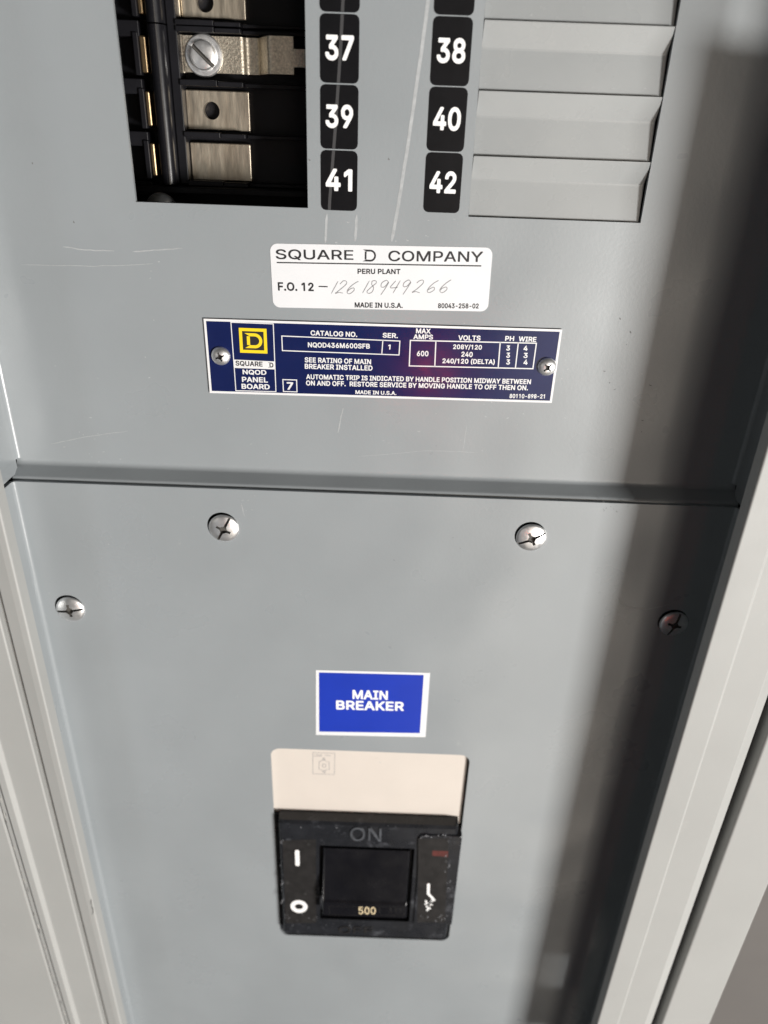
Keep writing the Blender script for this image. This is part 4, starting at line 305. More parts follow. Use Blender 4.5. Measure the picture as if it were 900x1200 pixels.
 'B8': '453|198,-31 174,-28 142,-19 106,-1 90,10 54,46 37,78 28,114 28,162 33,186 50,224 62,242 91,270 67,302 49,342 48,414 57,446 66,462 77,478 114,513 137,526 178,540 202,544 250,544 294,535 342,510 382,470 398,443 408,410 408,346 401,326 389,302 364,270 365,266 394,238 405,222 422,187 428,162 428,110 422,85 402,46 358,3 335,-10 282,-28 250,-32 216,78 230,76 270,85 294,99 307,118 312,142 307,166 293,186 266,203 230,212 202,207 186,201 166,189 152,170 144,146 144,134 149,114 155,102 182,85 225,318 250,321 273,334 289,354 296,378 289,402 277,418 254,431 230,436 202,431 179,418 167,402 160,378 165,354 178,334 202,321|21,23,22 21,24,23 20,24,21 20,25,24 19,25,20 18,25,19 18,26,25 17,26,18 17,27,26 16,27,17 15,72,16 72,27,16 72,28,27 15,73,72 71,28,72 15,74,73 70,28,71 15,75,74 69,28,70 14,75,15 69,29,28 14,76,75 68,29,69 14,77,76 67,29,68 14,78,77 66,29,67 66,30,29 13,78,14 13,79,78 65,30,66 65,31,30 13,64,79 64,31,65 13,31,64 12,31,13 12,32,31 11,32,12 11,33,32 11,34,33 10,34,11 10,35,34 9,54,10 54,35,10 54,36,35 9,55,54 53,36,54 9,56,55 52,36,53 9,57,56 9,58,57 52,37,36 8,58,9 51,37,52 8,59,58 50,37,51 7,59,8 50,38,37 7,60,59 49,38,50 7,61,60 48,38,49 6,61,7 6,62,61 48,39,38 6,63,62 47,39,48 6,45,63 46,39,47 46,40,39 5,45,6 5,46,45 5,40,46 4,40,5 4,41,40 3,41,4 3,42,41 2,42,3 2,43,42 1,43,2 0,43,1 0,44,43',
 'R9': '453|134,2 137,14 234,152 266,202 242,196 182,197 166,201 138,213 106,236 89,258 69,302 64,326 64,378 69,402 77,426 94,455 126,488 142,499 182,515 206,520 246,520 270,515 294,507 326,488 360,454 375,430 387,398 392,374 392,322 387,298 379,274 339,198 210,9 198,0 204,250 210,248 250,249 278,261 292,270 306,284 319,310 323,318 328,342 328,366 319,398 311,414 295,434 278,447 262,455 242,460 210,459 186,451 172,442 152,422 142,408 132,382 128,342 133,318 145,290 162,269 190,253|19,21,20 18,21,19 18,22,21 17,22,18 17,23,22 16,23,17 16,24,23 15,50,16 50,49,16 49,24,16 48,24,49 15,51,50 14,51,15 47,24,48 47,25,24 14,52,51 46,25,47 14,53,52 45,25,46 45,26,25 13,53,14 13,54,53 44,26,45 13,55,54 12,55,13 43,26,44 43,27,26 12,56,55 11,56,12 43,28,27 42,28,43 11,57,56 41,28,42 10,57,11 41,29,28 10,58,57 40,29,41 39,29,40 9,58,10 39,30,29 9,59,58 38,30,39 38,31,30 37,31,38 9,60,59 36,31,37 8,60,9 8,34,60 8,35,34 35,31,36 8,31,35 7,31,8 6,3,7 3,31,7 6,4,3 2,31,3 5,4,6 2,32,31 1,32,2 0,32,1 0,33,32',
 'B9': '453|126,-23 118,-18 109,-6 108,6 111,18 134,54 212,166 212,170 178,172 158,177 128,190 94,214 70,242 49,282 40,318 40,386 45,410 55,438 74,470 114,510 130,521 174,539 198,544 250,544 278,539 306,529 338,510 382,466 397,442 411,406 416,378 416,318 411,290 401,262 361,186 230,-6 218,-18 206,-24 212,274 222,272 242,273 258,279 278,291 285,298 297,322 304,350 299,378 289,402 266,425 254,431 234,436 222,436 198,428 175,410 161,390 152,350 161,314 174,293 194,279|22,24,23 21,24,22 20,24,21 20,25,24 20,26,25 19,26,20 19,27,26 18,27,19 17,27,18 17,28,27 17,50,28 50,29,28 16,51,17 51,50,17 16,52,51 49,29,50 48,29,49 16,53,52 47,29,48 15,53,16 15,54,53 47,30,29 46,30,47 15,55,54 14,55,15 45,30,46 45,31,30 14,56,55 44,31,45 43,31,44 13,56,14 43,32,31 13,57,56 42,32,43 13,58,57 41,32,42 41,33,32 12,58,13 12,38,58 40,33,41 12,39,38 39,33,40 12,33,39 12,34,33 11,34,12 10,34,11 9,34,10 9,7,34 7,35,34 8,7,9 6,35,7 5,35,6 4,35,5 3,35,4 2,35,3 1,35,2 1,36,35 0,36,1 0,37,36',
 'R.': '188|82,-3 62,9 54,20 48,46 57,70 69,82 90,91 102,91 122,83 134,72 143,54 144,30 138,17 122,1 110,-4|6,8,7 5,8,6 5,9,8 4,9,5 4,10,9 3,10,4 3,11,10 2,11,3 2,12,11 1,12,2 1,13,12 0,13,1 0,14,13',
 'B.': '188|74,-27 46,-10 31,10 24,34 25,58 35,82 54,102 86,116 110,115 138,102 157,82 168,58 167,18 155,-2 138,-18 126,-25 114,-28|6,8,7 6,9,8 5,9,6 5,10,9 4,10,5 4,11,10 3,11,4 3,12,11 2,12,3 2,13,12 1,13,2 1,14,13 0,14,1 0,15,14 0,16,15',
 'R-': '453|118,189 116,194 116,242 117,246 122,248 330,248 339,242 340,194 339,190 334,188|4,6,5 3,6,4 2,6,3 1,6,2 1,7,6 0,7,1 0,8,7 0,9,8',
 'B-': '453|110,165 102,170 95,178 92,194 92,250 98,262 110,271 334,272 350,266 363,250 364,186 358,174 346,165|6,8,7 5,8,6 5,9,8 4,9,5 3,9,4 3,10,9 2,10,3 2,11,10 1,11,2 1,12,11 0,12,1',
 'R/': '249|18,-75 16,-66 24,-34 31,-14 41,30 59,90 69,134 87,194 97,238 115,298 177,534 186,536 234,535 238,530 224,474 205,410 195,366 177,306 167,262 149,202 139,158 79,-62 75,-74 70,-76|10,12,11 10,13,12 9,13,10 9,14,13 9,15,14 9,16,15 9,17,16 9,18,17 8,18,9 8,19,18 7,19,8 7,20,19 6,20,7 6,21,20 5,21,6 4,21,5 3,21,4 2,21,3 1,21,2 1,22,21 0,22,1 0,23,22',
 'B/': '249|10,-99 2,-94 -6,-83 -8,-58 153,542 162,554 174,560 242,559 258,546 263,538 264,526 99,-82 90,-94 78,-100|5,7,6 5,8,7 4,8,5 4,9,8 3,9,4 3,10,9 3,11,10 2,11,3 2,12,11 1,12,2 0,12,1 0,13,12',
 'R(': '273|178,-95 173,-90 149,-46 133,-10 113,46 92,142 92,170 88,182 88,234 92,246 92,278 96,290 96,306 104,350 121,414 145,482 177,542 182,544 230,544 235,542 238,538 237,534 209,470 185,398 165,314 164,298 160,286 160,266 156,254 156,166 168,94 181,46 213,-38 235,-86 237,-94 226,-96|16,18,17 16,19,18 15,19,16 15,20,19 15,21,20 15,22,21 14,22,15 14,23,22 13,23,14 13,24,23 12,24,13 12,25,24 11,25,12 11,26,25 10,26,11 10,27,26 9,27,10 9,28,27 9,29,28 8,29,9 7,29,8 6,29,7 5,29,6 5,30,29 4,30,5 4,31,30 3,31,4 3,32,31 2,32,3 2,33,32 1,33,2 1,34,33 0,34,1 0,35,34',
 'B(': '273|170,-119 154,-106 135,-74 110,-19 89,38 72,110 68,138 68,162 64,178 64,238 68,254 68,282 80,358 97,422 122,491 151,550 162,562 174,568 234,568 246,565 258,554 263,546 264,534 233,462 209,390 196,342 180,246 180,174 192,102 205,54 237,-30 263,-86 264,-98 261,-106 254,-114 242,-120|17,19,18 16,19,17 16,20,19 15,20,16 15,21,20 14,21,15 14,22,21 14,23,22 13,23,14 13,24,23 12,24,13 12,25,24 11,25,12 11,26,25 10,26,11 9,26,10 9,27,26 8,27,9 7,27,8 7,28,27 6,28,7 5,28,6 4,28,5 4,29,28 4,30,29 3,30,4 2,30,3 2,31,30 1,31,2 1,32,31 1,33,32 0,33,1 0,34,33 0,35,34',
 'R)': '273|42,-95 41,-82 63,-38 95,46 111,106 116,130 116,146 120,158 120,266 116,278 112,318 91,402 67,474 37,538 37,542 42,544 90,544 96,542 102,536 127,490 159,402 171,354 180,310 180,298 184,286 184,262 188,250 188,166 184,154 184,134 176,90 163,42 139,-22 107,-86 99,-94 94,-96|15,17,16 14,17,15 13,17,14 13,18,17 12,18,13 12,19,18 12,20,19 11,20,12 10,20,11 10,21,20 10,22,21 9,22,10 9,23,22 9,24,23 9,25,24 8,25,9 7,25,8 7,26,25 7,27,26 7,28,27 6,28,7 6,29,28 5,29,6 5,30,29 4,30,5 3,30,4 3,31,30 2,31,3 2,32,31 2,33,32 1,33,2 0,33,1 0,34,33 0,35,34',
 'B)': '273|34,-119 26,-114 18,-103 16,-78 39,-30 67,42 87,114 96,166 96,254 88,310 67,394 43,466 13,530 12,542 18,558 30,567 94,568 110,562 122,550 133,534 150,499 183,410 196,358 208,294 208,270 212,254 212,162 204,102 187,34 161,-34 129,-98 114,-114 102,-120|15,17,16 14,17,15 14,18,17 13,18,14 13,19,18 12,19,13 12,20,19 11,20,12 11,21,20 10,21,11 10,22,21 9,22,10 9,23,22 8,23,9 8,24,23 8,25,24 7,25,8 7,26,25 6,26,7 6,27,26 5,27,6 5,28,27 4,28,5 4,29,28 3,29,4 3,30,29 2,30,3 2,31,30 1,31,2 0,31,1 0,32,31',
}
_cache = {}
def glyphs(body, bold):
    """outlines of a word from the table above (regular or bold cut), laid out on one line"""
    key = (body, bold)
    if key in _cache: return _cache[key]
    w = 'B' if bold >= 0.02 else 'R'; x = 0; vs = []; fs = []
    for ch in body:
        if ch == ' ': x += 190; continue
        adv, vv, ff = GLYPHS[w+ch].split('|'); n = len(vs)
        vs += [((float(p.split(',')[0])+x)/1000, float(p.split(',')[1])/1000) for p in vv.split()]
        fs += [[int(i)+n for i in f.split(',')] for f in ff.split()]
        x += int(adv) + (14 if w == 'B' else 4)
    _cache[key] = (vs, fs); return vs, fs
def text(bm, body, L, R, h, y, bold=0.02, mi=0, capfit=None):
    """lettering whose mid-line runs from L to R (x, z in mm) with letter height h"""
    vs, fs = glyphs(body, bold)
    x0 = min(v[0] for v in vs); x1 = max(v[0] for v in vs)
    if capfit is None: z0 = min(v[1] for v in vs); z1 = max(v[1] for v in vs)
    else: z0, z1 = capfit
    L = Vector(L); R = Vector(R); d = (R-L)
    w = d.length; d.normalize(); nrm = Vector((-d.y, d.x))
    out = []
    for x, z in vs:
        p = L + d*((x-x0)/(x1-x0)*w) + nrm*(((z-z0)/(z1-z0)-0.5)*h)
        out.append(V(bm, p.x, y, p.y))
    for f in fs:
        try: q = bm.faces.new([out[i] for i in f])
        except ValueError: continue
        q.material_index = mi; q.normal_update()
        if q.normal.y > 0: q.normal_flip()
CAPS = (-0.01, 0.74)
def ptext(bm, body, l, r, hpx, y, bold=0.02, mi=0, capfit=None):
    """as text(), with mid-line ends and height read off the photograph"""
    um, vm = (l[0]+r[0])/2, (l[1]+r[1])/2
    h = at(um, vm-hpx/2, y)[1] - at(um, vm+hpx/2, y)[1]
    text(bm, body, at(l[0], l[1], y), at(r[0], r[1], y), h, y, bold, mi, capfit)
def slab_d(bm, x0, x1, z0, z1, t, y, mi=0, serif=None):
    """the letter D with slab serifs, drawn as quads"""
    s = serif if serif is not None else t*0.8
    xl = x0+s
    r = (z1-z0)/2
    r = min(r, (x1-xl)*0.55)
    def arc(rad_in, xr, zt, zb):
        pts = []
        for k in range(9):
            a = math.radians(90-90*k/8); pts.append((xr-rad_in+rad_in*math.cos(a), zt-rad_in+rad_in*math.sin(a)))
        for k in range(9):
            a = math.radians(0-90*k/8); pts.append((xr-rad_in+rad_in*math.cos(a), zb+rad_in+rad_in*math.sin(a)))
        return pts
    o = [(x0, z1)] + arc(r, x1, z1, z0) + [(x0, z0)]
    i = [(xl+t, z1-t)] + arc(max(r-t, 0.05), x1-t, z1-t, z0+t) + [(xl+t, z0+t)]
    for k in range(len(o)-1): sheet(bm, [o[k], o[k+1], i[k+1], i[k]], y, mi)
    sheet(bm, [(xl, z1-t), (xl+t, z1-t), (xl+t, z0+t), (xl, z0+t)], y, mi)

# ------------------------------------------------------------------ setting: the wall behind the cabinet
bm = bmesh.new(); box(bm, -1500, 1500, 120, 160, -1600, 900)
w = obj('wall', bm, WALLM); w['kind'] = 'structure'

# ------------------------------------------------------------------ cabinet: box, trim frame, rim, open door
XL, XR = -149.5, 142.0
ZT, ZB = 170.0, -660.0                       # dead front extent
YT = -45.0                                   # face of the trim
cab = thing('electrical_cabinet', 'grey steel cabinet body with pale trim rails framing the panel', 'cabinet', (0, 120, ZB-60))
bm = bmesh.new()
box(bm, -182, 182, 116, 119, ZB-50, ZT+50)
for x0, x1 in ((-182, -180), (180, 182)): box(bm, x0, x1, -38, 116, ZB-50, ZT+50)
for z0, z1 in ((ZB-50, ZB-48), (ZT+48, ZT+50)): box(bm, -180, 180, -38, 116, z0, z1)
obj('back_box', bm, STEEL, cab)

# right rail, section across x (x, y), swept up z
bm = bmesh.new()
def fillet(pts, r, n=6):
    """round every corner of an open section polyline"""
    out = [pts[0]]
    for a, b, c in zip(pts, pts[1:], pts[2:]):
        A, B, C = Vector(a), Vector(b), Vector(c)
        u = (A-B); v = (C-B); ang = u.angle(v)
        if abs(ang-math.pi) < 0.02: out.append(b); continue
        l = min(r/math.tan(ang/2), u.length*0.48, v.length*0.48)
        rr = l*math.tan(ang/2)
        p = B+u.normalized()*l; q = B+v.normalized()*l
        cen = B+(u.normalized()+v.normalized()).normalized()*(rr/math.sin(ang/2))
        a0 = math.atan2(p.y-cen.y, p.x-cen.x); a1 = math.atan2(q.y-cen.y, q.x-cen.x)
        da = (a1-a0+math.pi) % (2*math.pi)-math.pi
        for k in range(n+1):
            t = a0+da*k/n; out.append((cen.x+rr*math.cos(t), cen.y+rr*math.sin(t)))
    out.append(pts[-1]); return out
def strip(path, th):
    """closed section of sheet metal with the given front path; thickness goes to the path's left normal"""
    back = []
    n = len(path)
    for i in range(n):
        a = Vector(path[max(0, i-1)]); b = Vector(path[min(n-1, i+1)]); d = (b-a).normalized()
        back.append((path[i][0]-d.y*th, path[i][1]+d.x*th))
    return path + back[::-1]
rail = [(126.0, YT+6), (126.0, YT), (137.0, YT), (137.6, YT+0.5), (152.0, YT+0.3), (158.5, YT+5.0), (158.8, YT+18)]
rail = fillet(rail, 0.9, 5)
rail = rail
prism(bm, strip(rail, 0.8), 'z', ZB-40, ZT+40)
lrail = fillet([(-143.4, YT+14), (-143.2, YT+0.6), (-140.2, YT+0.25), (-138.2, YT), (-135.4, YT), (-135.4, YT+6)], 0.8, 5)
prism(bm, strip(lrail, 0.7), 'z', ZB-40, ZT+40)
box(bm, -134.2, 124.8, YT+0.2, YT+1.6, ZT-10, ZT+39)
box(bm, -134.2, 124.8, YT+0.2, YT+1.6, ZB-39, ZB+10)
box(bm, -147.0, -141.0, YT+3.2, YT+4.2, ZB-38, ZT+38)
trim = obj('trim_frame', bm, TRIMP, cab)
# unseen slots added in the right rail to let light patches into the shadow
def slot(x0, x1, z0, z1):
    b = bmesh.new(); box(b, x0, x1, YT-4, YT+4, z0, z1); cut(trim, b)
slot(140.3, 142.8, -466, -434)
slot(134.0, 141.0, -545, -506)
slot(132, 156.0, 11, 70)
# outer rim of the cabinet cover
bm = bmesh.new()
prism(bm, strip(fillet([(161.6, YT+20), (161.6, YT+1.5), (187.0, YT+1.0), (189.4, YT+5), (189.6, YT+30)], 1.2, 6), 0.9), 'z', ZB-45, ZT+45)
obj('cover_rim', bm, TRIMP, cab)
# left side: hinge leaf with a raised rib and the door swung open beyond it
bm = bmesh.new()
lp = fillet([(-167.3, YT+1.2), (-166.8, YT+0.5), (-164.6, YT+0.4), (-163.2, YT-1.2), (-160.2, YT-1.2), (-158.8, YT+0.4), (-145.6, YT+0.4), (-145.4, YT+14)], 0.8, 5)
prism(bm, strip(lp, 0.7), 'z', ZB-45, ZT+45)
obj('hinge_leaf', bm, TRIMP, cab)
door = None
bm = bmesh.new(); box(bm, -520, -167.7, YT+0.9, YT+20, ZB-45, ZT+45, 1.0)
door = obj('door', bm, TRIMP, cab)
door['label'] = 'grey cabinet door swung fully open at the left'
# chipped paint along the hinge edge
b2 = bmesh.new()
for k in range(46):
    z = random.uniform(-470, -225); l = random.uniform(0.8, 5.0)
    x = -165.9 + random.uniform(-0.45, 0.45)
    ribbon(b2, [(x, z), (x+random.uniform(-.2, .2), z+l*0.5), (x+random.uniform(-.3, .3), z+l)], random.uniform(0.12, 0.4), YT+0.15, random.choice((0, 0, 0, 1)), True)
add_to(bpy.data.objects['hinge_leaf'], b2, [CHIP, DARKM])
b2 = bmesh.new()
for k in range(7):
    x, z = -136.0+random.uniform(-.7, .4), -339 + k*-1.6
    ribbon(b2, [(x, z), (x+random.uniform(-.6, .6), z-1), (x+random.uniform(-.8, .5), z-2.2)], random.uniform(.3, .9), YT-0.06, 0, True)
add_to(trim, b2, [DARKM])

# ------------------------------------------------------------------ upper dead front
df = thing('dead_front', 'grey painted dead front plate of the panelboard with breaker cutout at upper left', 'panel', (0, 0, -130))
bm = bmesh.new()
def channel(y0, fl, r=1.8, th=1.5, n=12):
    p = fillet([(XL, fl), (XL, y0), (XR, y0), (XR, fl)], r, n)
    q = fillet([(XL-th, fl), (XL-th, y0+th), (XR+th, y0+th), (XR+th, fl)], r+th, n)
    return p + q[::-1]
prism(bm, channel(0.0, -39.0), 'z', -125.0, ZT)
plate = obj('front_sheet', bm, PAINT, df)
b = bmesh.new(); box(b, -89.4, -30.0, -5, 8, -26.7, 92); cut(plate, b)
b = bmesh.new(); box(b, 25.4, 84.9, -5, 8, -27.6, 67.2); cut(plate, b)
# rolled lower lip, section in (y, z); the side flanges run on a little below the sheet
bm = bmesh.new()
for a in (XL-1.5, XR+0.0): box(bm, a, a+1.5, -39, -2.0, -130.2, -125.02)
cu = fillet([(0.02, -124.0), (0.02, -127.0), (-6.3, -131.0), (-6.3, -133.5)], 3.0, 10)
cu_out = fillet([(1.5, -124.0), (1.5, -127.6), (-4.9, -131.7), (-4.9, -133.5)], 3.0, 10)
prism(bm, cu + cu_out[::-1], 'x', XL-0.6, XR+0.6)
obj('rolled_lip', bm, PAINT, df)
# twist-out filler plates
for i, zb in enumerate((-27.4, -8.45, 10.6, 29.65, 48.7)):
    bm = bmesh.new(); h = 18.75
    fr = [(1.5, zb), (2.6, zb+h-7.6), (2.6, zb+h-7.0), (-0.3, zb+h-0.3), (-0.3, zb+h)]
    sec = fr + [(y+1.3, z) for y, z in reversed(fr)]
    prism(bm, sec, 'x', 25.6, 84.5)
    p = obj('filler_plate', bm, FILLM, df)
    b2 = bmesh.new()
    for k in range(16):
        x = random.uniform(27, 82); zz = zb+random.uniform(0.4, 2.2)
        y = 1.5+(zz-zb)/(h-7.6)*1.1-0.06
        ribbon(b2, [(x, zz), (x+random.uniform(.2, .9), zz+random.uniform(-.05, .2))], random.uniform(.1, .45), y, 0, True)
    add_to(p, b2, [SCUFF])
# backing behind the fillers
bm = bmesh.new(); box(bm, 23, 87, 9, 11, -32, 72)
obj('filler_backing', bm, PHEN, df)
# scratches and scuffs on the sheet
b2 = bmesh.new()
def pline(pts, w, mi=0, y=-0.05, amp=0.12, sub=6):
    q = [at(*p, 0) for p in pts]; out = []
    for a, b in zip(q, q[1:]):
        for k in range(sub): t = k/sub; out.append((a[0]+(b[0]-a[0])*t+random.uniform(-amp, amp), a[1]+(b[1]-a[1])*t+random.uniform(-amp, amp)))
    out.append(q[-1]); ribbon(b2, out, w, y, mi, True)
pline([(507, -40), (494, 60), (478, 170), (466, 245), (459, 283)], 1.1, 0, amp=0.06)
pline([(383, 250), (381, 285)], 0.8); pline([(418, 252), (416, 283)], 0.9)
pline([(74, 289), (100, 293), (134, 294)], 0.35); pline([(155, 295), (180, 293), (214, 291)], 0.35)
pline([(25, 310), (110, 312), (180, 309)], 0.2); pline([(402, 478), (396, 507)], 0.4); pline([(547, 498), (542, 530)], 0.25)
pline([(420, 535), (500, 528), (560, 530)], 0.2); pline([(60, 520), (100, 512), (150, 505)], 0.25)
for (u0, v0, u1, v1, n) in ((70, 505, 145, 555, 22), (700, 400, 770, 520, 14), (60, 300, 300, 560, 16), (390, 250, 640, 290, 12), (560, 480, 700, 540, 10), (240, 470, 640, 540, 14), (640, 380, 670, 450, 8)):
    for k in range(n):
        u, v = random.uniform(u0, u1), random.uniform(v0, v1)
        pline([(u, v), (u+random.uniform(-1, 4), v+random.uniform(-1.5, 1.5))], random.uniform(.12, .55), 1 if (u0 == 700 and k % 2) else 0, sub=2)
for k in range(14):
    u = random.uniform(75, 140); v = 548-abs(random.gauss(0, 2.2))
    pline([(u, v), (u+random.uniform(2, 9), v+random.uniform(-2, 2))], random.uniform(.2, .6), 0, sub=3)
for k in range(10):                                    # chips round the name plate's upper edge
    u = random.uniform(380, 560); v = 377+ (u-400)*0.03+random.uniform(-4, -1.5)
    pline([(u, v), (u+random.uniform(.5, 3), v)], random.uniform(.2, .6), 0, sub=2)
for (u, v) in ((362, 186), (455, 185), (37, 190), (86, 259), (726, 372), (738, 388)):
    pline([(u, v), (u+1.5, v+2.5)], 0.5, 1, sub=2)
add_to(plate, b2, [SCUFF, DARKM])

# ------------------------------------------------------------------ circuit number stickers
def number(n, x0, z0):
    side = 'left' if n % 2 else 'right'
    lab = {35: 'black sticker cut by the top edge above 37', 36: 'black sticker cut by the top edge above 38'}.get(n, 'black number sticker reading %d in white, %s column' % (n, side))
    t = thing('number_sticker', lab, 'sticker', (x0+6.2, -0.1, z0), 'circuit number stickers')
    bm = bmesh.new(); prism(bm, rrect(x0, x0+12.4, z0, z0+18.6, 1.7, 3), 'y', -0.12, -0.01)
    obj('backing', bm, BLACKL, t)
    bm = bmesh.new()
    text(bm, str(n), (x0+1.7, z0+9.6), (x0+10.7, z0+9.6), 6.9, -0.18, 0.035)
    obj('lettering', bm, WHITEV, t, recalc=False)
    # pale scuff that crosses the stickers
    return t
for i, n in enumerate((41, 39, 37, 35)): number(n, -25.5, -27.1+19.02*i)
for i, n in enumerate((42, 40, 38, 36)): number(n, 9.7, -26.6+18.95*i)
# faint scrape running down across the left stickers: part of each sticker's print
GH = mat('faint_scrape', (0.038, 0.038, 0.04), 0.6)
path = [at(403, -20), at(399, 60), at(393, 150), at(386, 240)]
def scrape_x(z):
    for a, b in zip(path, path[1:]):
        if b[1] <= z <= a[1]: return a[0]+(b[0]-a[0])*(a[1]-z)/(a[1]-b[1])
    return path[-1][0]
for o in [o for o in COL.objects if o.name.startswith('backing') and o.parent and o.parent.name.startswith('number_sticker')]:
    zs = [v.co.z/S for v in o.data.vertices]; xs = [v.co.x/S for v in o.data.vertices]
    if min(xs) > 0: continue
    b2 = bmesh.new(); z0, z1 = min(zs)+.1, min(max(zs)-.1, 36)
    ribbon(b2, [(scrape_x(z0+(z1-z0)*k/6), z0+(z1-z0)*k/6) for k in range(7)], 1.0, -0.15)
    add_to(o, b2, [GH])

# ------------------------------------------------------------------ white factory label
k4 = lambda x, y: (300+x/3.0, 270+y/3.0)
lab = thing('paper_label', 'white rounded paper label with handwritten order number above the navy plate', 'label', (-4, -0.1, -49))
bm = bmesh.new()
pts = rrect(-39.25, 39.25, -11.1, 11.1, 2.6)
ca, sa = math.cos(math.radians(0.95)), math.sin(math.radians(0.95))
rot = lambda p, c: (c[0]+p[0]*ca-p[1]*sa, c[1]+p[0]*sa+p[1]*ca)
prism(bm, [rot(p, (-4.2, -49.15)) for p in pts], 'y', -0.16, -0.01)
obj('backing', bm, WHITEL, lab)
bm = bmesh.new(); Y = -0.21
for ox, oy in ((-.6, -.6), (.6, .6), (.6, -.6), (-.6, .6)):
    ptext(bm, 'SQUARE', k4(70+ox, 85+oy), k4(342+ox, 88+oy), 12.2, Y+0.002*ox+0.001*oy, 0.0)
    ptext(bm, 'COMPANY', k4(466+ox, 90+oy), k4(797+ox, 93+oy), 12.2, Y+0.002*ox+0.001*oy, 0.0)
a = at(*k4(375, 88), Y); c = at(*k4(422, 89), Y)
slab_d(bm, a[0], c[0], a[1]-2.0, a[1]+2.0, 0.62, Y, serif=0.75)
ribbon(bm, [at(*k4(73, 113), Y), at(*k4(792, 125), Y)], 0.42, Y)
ptext(bm, 'PERU PLANT', k4(357, 144), k4(508, 145), 6.2, Y, 0.02)
ptext(bm, 'F.O. 12', k4(77, 197), k4(203, 199), 10.2, Y, 0.02)
ribbon(bm, [at(*k4(220, 197), Y), at(*k4(252, 198), Y)], 0.4, Y)
ptext(bm, 'MADE IN U.S.A.', k4(347, 262), k4(516, 264), 6.2, Y, 0.02)
ptext(bm, '80043-258-02', k4(640, 265), k4(783, 266), 6.0, Y, 0.02)
obj('lettering', bm, INK, lab, recalc=False)
# handwriting: strokes in a unit cell, slanted
ST = {'1': [[(.55, 1), (.35, 0)]],
      '2': [[(.15, .75), (.35, .98), (.62, .95), (.68, .7), (.35, .3), (.05, .02), (.3, .08), (.7, .0)]],
      '6': [[(.75, .98), (.4, .7), (.12, .3), (.15, .05), (.4, -.02), (.65, .2), (.55, .42), (.25, .3), (.14, .16)]],
      '8': [[(.65, .82), (.5, 1), (.25, .92), (.3, .68), (.55, .42), (.55, .1), (.3, -.02), (.1, .15), (.3, .45), (.65, .82)]],
      '9': [[(.68, .85), (.45, 1), (.15, .8), (.2, .5), (.5, .5), (.7, .85), (.6, .4), (.4, -.15)]],
      '4': [[(.35, .98), (.08, .45), (.4, .38), (.72, .45)], [(.72, .98), (.48, -.02)]]}
bm = bmesh.new()
hand = '12618949266'
us = [258, 285, 322, 368, 392, 432, 470, 510, 555, 604, 648]
for ch, u in zip(hand, us):
    wd, ht = 44, 44
    for stq in ST[ch]:
        q = []
        for (a, b_) in stq:
            q.append(at(*k4(u + a*wd*0.95 + b_*16 - 8, 222 - b_*ht - (u-258)*0.012 + random.uniform(-1, 1)), Y))
        # smooth the stroke
        sm = []
        for i in range(len(q)-1):
            p0 = q[max(i-1, 0)]; p1 = q[i]; p2 = q[i+1]; p3 = q[min(i+2, len(q)-1)]
            for k in range(5):
                t = k/5
                sm.append(tuple(0.5*(2*p1[j]+(p2[j]-p0[j])*t+(2*p0[j]-5*p1[j]+4*p2[j]-p3[j])*t*t+(3*p1[j]-p0[j]-3*p2[j]+p3[j])*t**3) for j in (0, 1)))
        sm.append(q[-1]); ribbon(bm, sm, 0.26, Y-0.02, 0, True)
obj('handwriting', bm, PENCIL, lab, recalc=False)

# ------------------------------------------------------------------ navy name plate
k5 = lambda x, y: (230+x/4.0909, 360+y/4.0909)
k6 = lambda x, y: (440+x/3.913, 370+y/3.913)
npl = thing('name_plate', 'navy blue rating plate with white lettering and a yellow square emblem', 'name plate', (-3, 0, -80))
q = [(-69.0, -65.8), (63.1, -65.0), (63.1, -93.3), (-68.9, -94.3)]
bm = bmesh.new(); prism(bm, q, 'y', -0.75, -0.02); obj('plate', bm, NAVY, npl)
Y = -0.80
bm = bmesh.new()
qi = [(-68.6, -66.2), (62.7, -65.4), (62.7, -92.9), (-68.5, -93.9)]
frame_lines(bm, qi, 0.85, Y)
obj('border', bm, ALUB, npl, recalc=False)
bm = bmesh.new(); Y = -0.82
P5 = lambda x, y: at(*k5(x, y), Y)
P6 = lambda x, y: at(*k6(x, y), Y)
frame_lines(bm, [P5(166, 72), P5(369, 80), P5(382, 405), P5(190, 400)], 0.33, Y)
frame_lines(bm, [P5(415, 347), P5(481, 349), P5(483, 406), P5(418, 404)], 0.36, Y)
frame_lines(bm, [P5(410, 138), P6(112, 116), P6(108, 180), P5(413, 208)], 0.36, Y)
ribbon(bm, [P6(34, 112), P6(29, 176)], 0.36, Y)
frame_lines(bm, [P6(160, 113), P6(738, 126), P6(722, 243), P6(155, 230)], 0.42, Y)
for a, b_ in (((277, 116), (272, 233)), ((572, 122), (563, 236)), ((655, 124), (642, 238))): ribbon(bm, [P6(*a), P6(*b_)], 0.42, Y)
sheet(bm, [P5(181, 251), P5(374, 260), P5(376, 298), P5(184, 291)], Y-0.01)
obj('printed_lines', bm, ALUB, npl, recalc=False)
bm = bmesh.new(); Y2 = Y-0.02
T5 = lambda s, l, r, h, b_=0.03: ptext(bm, s, k5(*l), k5(*r), h/4.0909, Y2, b_)
T6 = lambda s, l, r, h, b_=0.03: ptext(bm, s, k6(*l), k6(*r), h/3.913, Y2, b_)
T5('NQOD', (222, 311), (336, 314), 25, .02); T5('PANEL', (219, 346), (343, 349), 25, .02); T5('BOARD', (217, 379), (352, 382), 25, .02)
T5('7', (434, 377), (465, 378), 36, .04)
T5('CATALOG NO.', (548, 123), (772, 131), 25); T5('NQOD436M600SFB', (535, 181), (832, 188), 26)
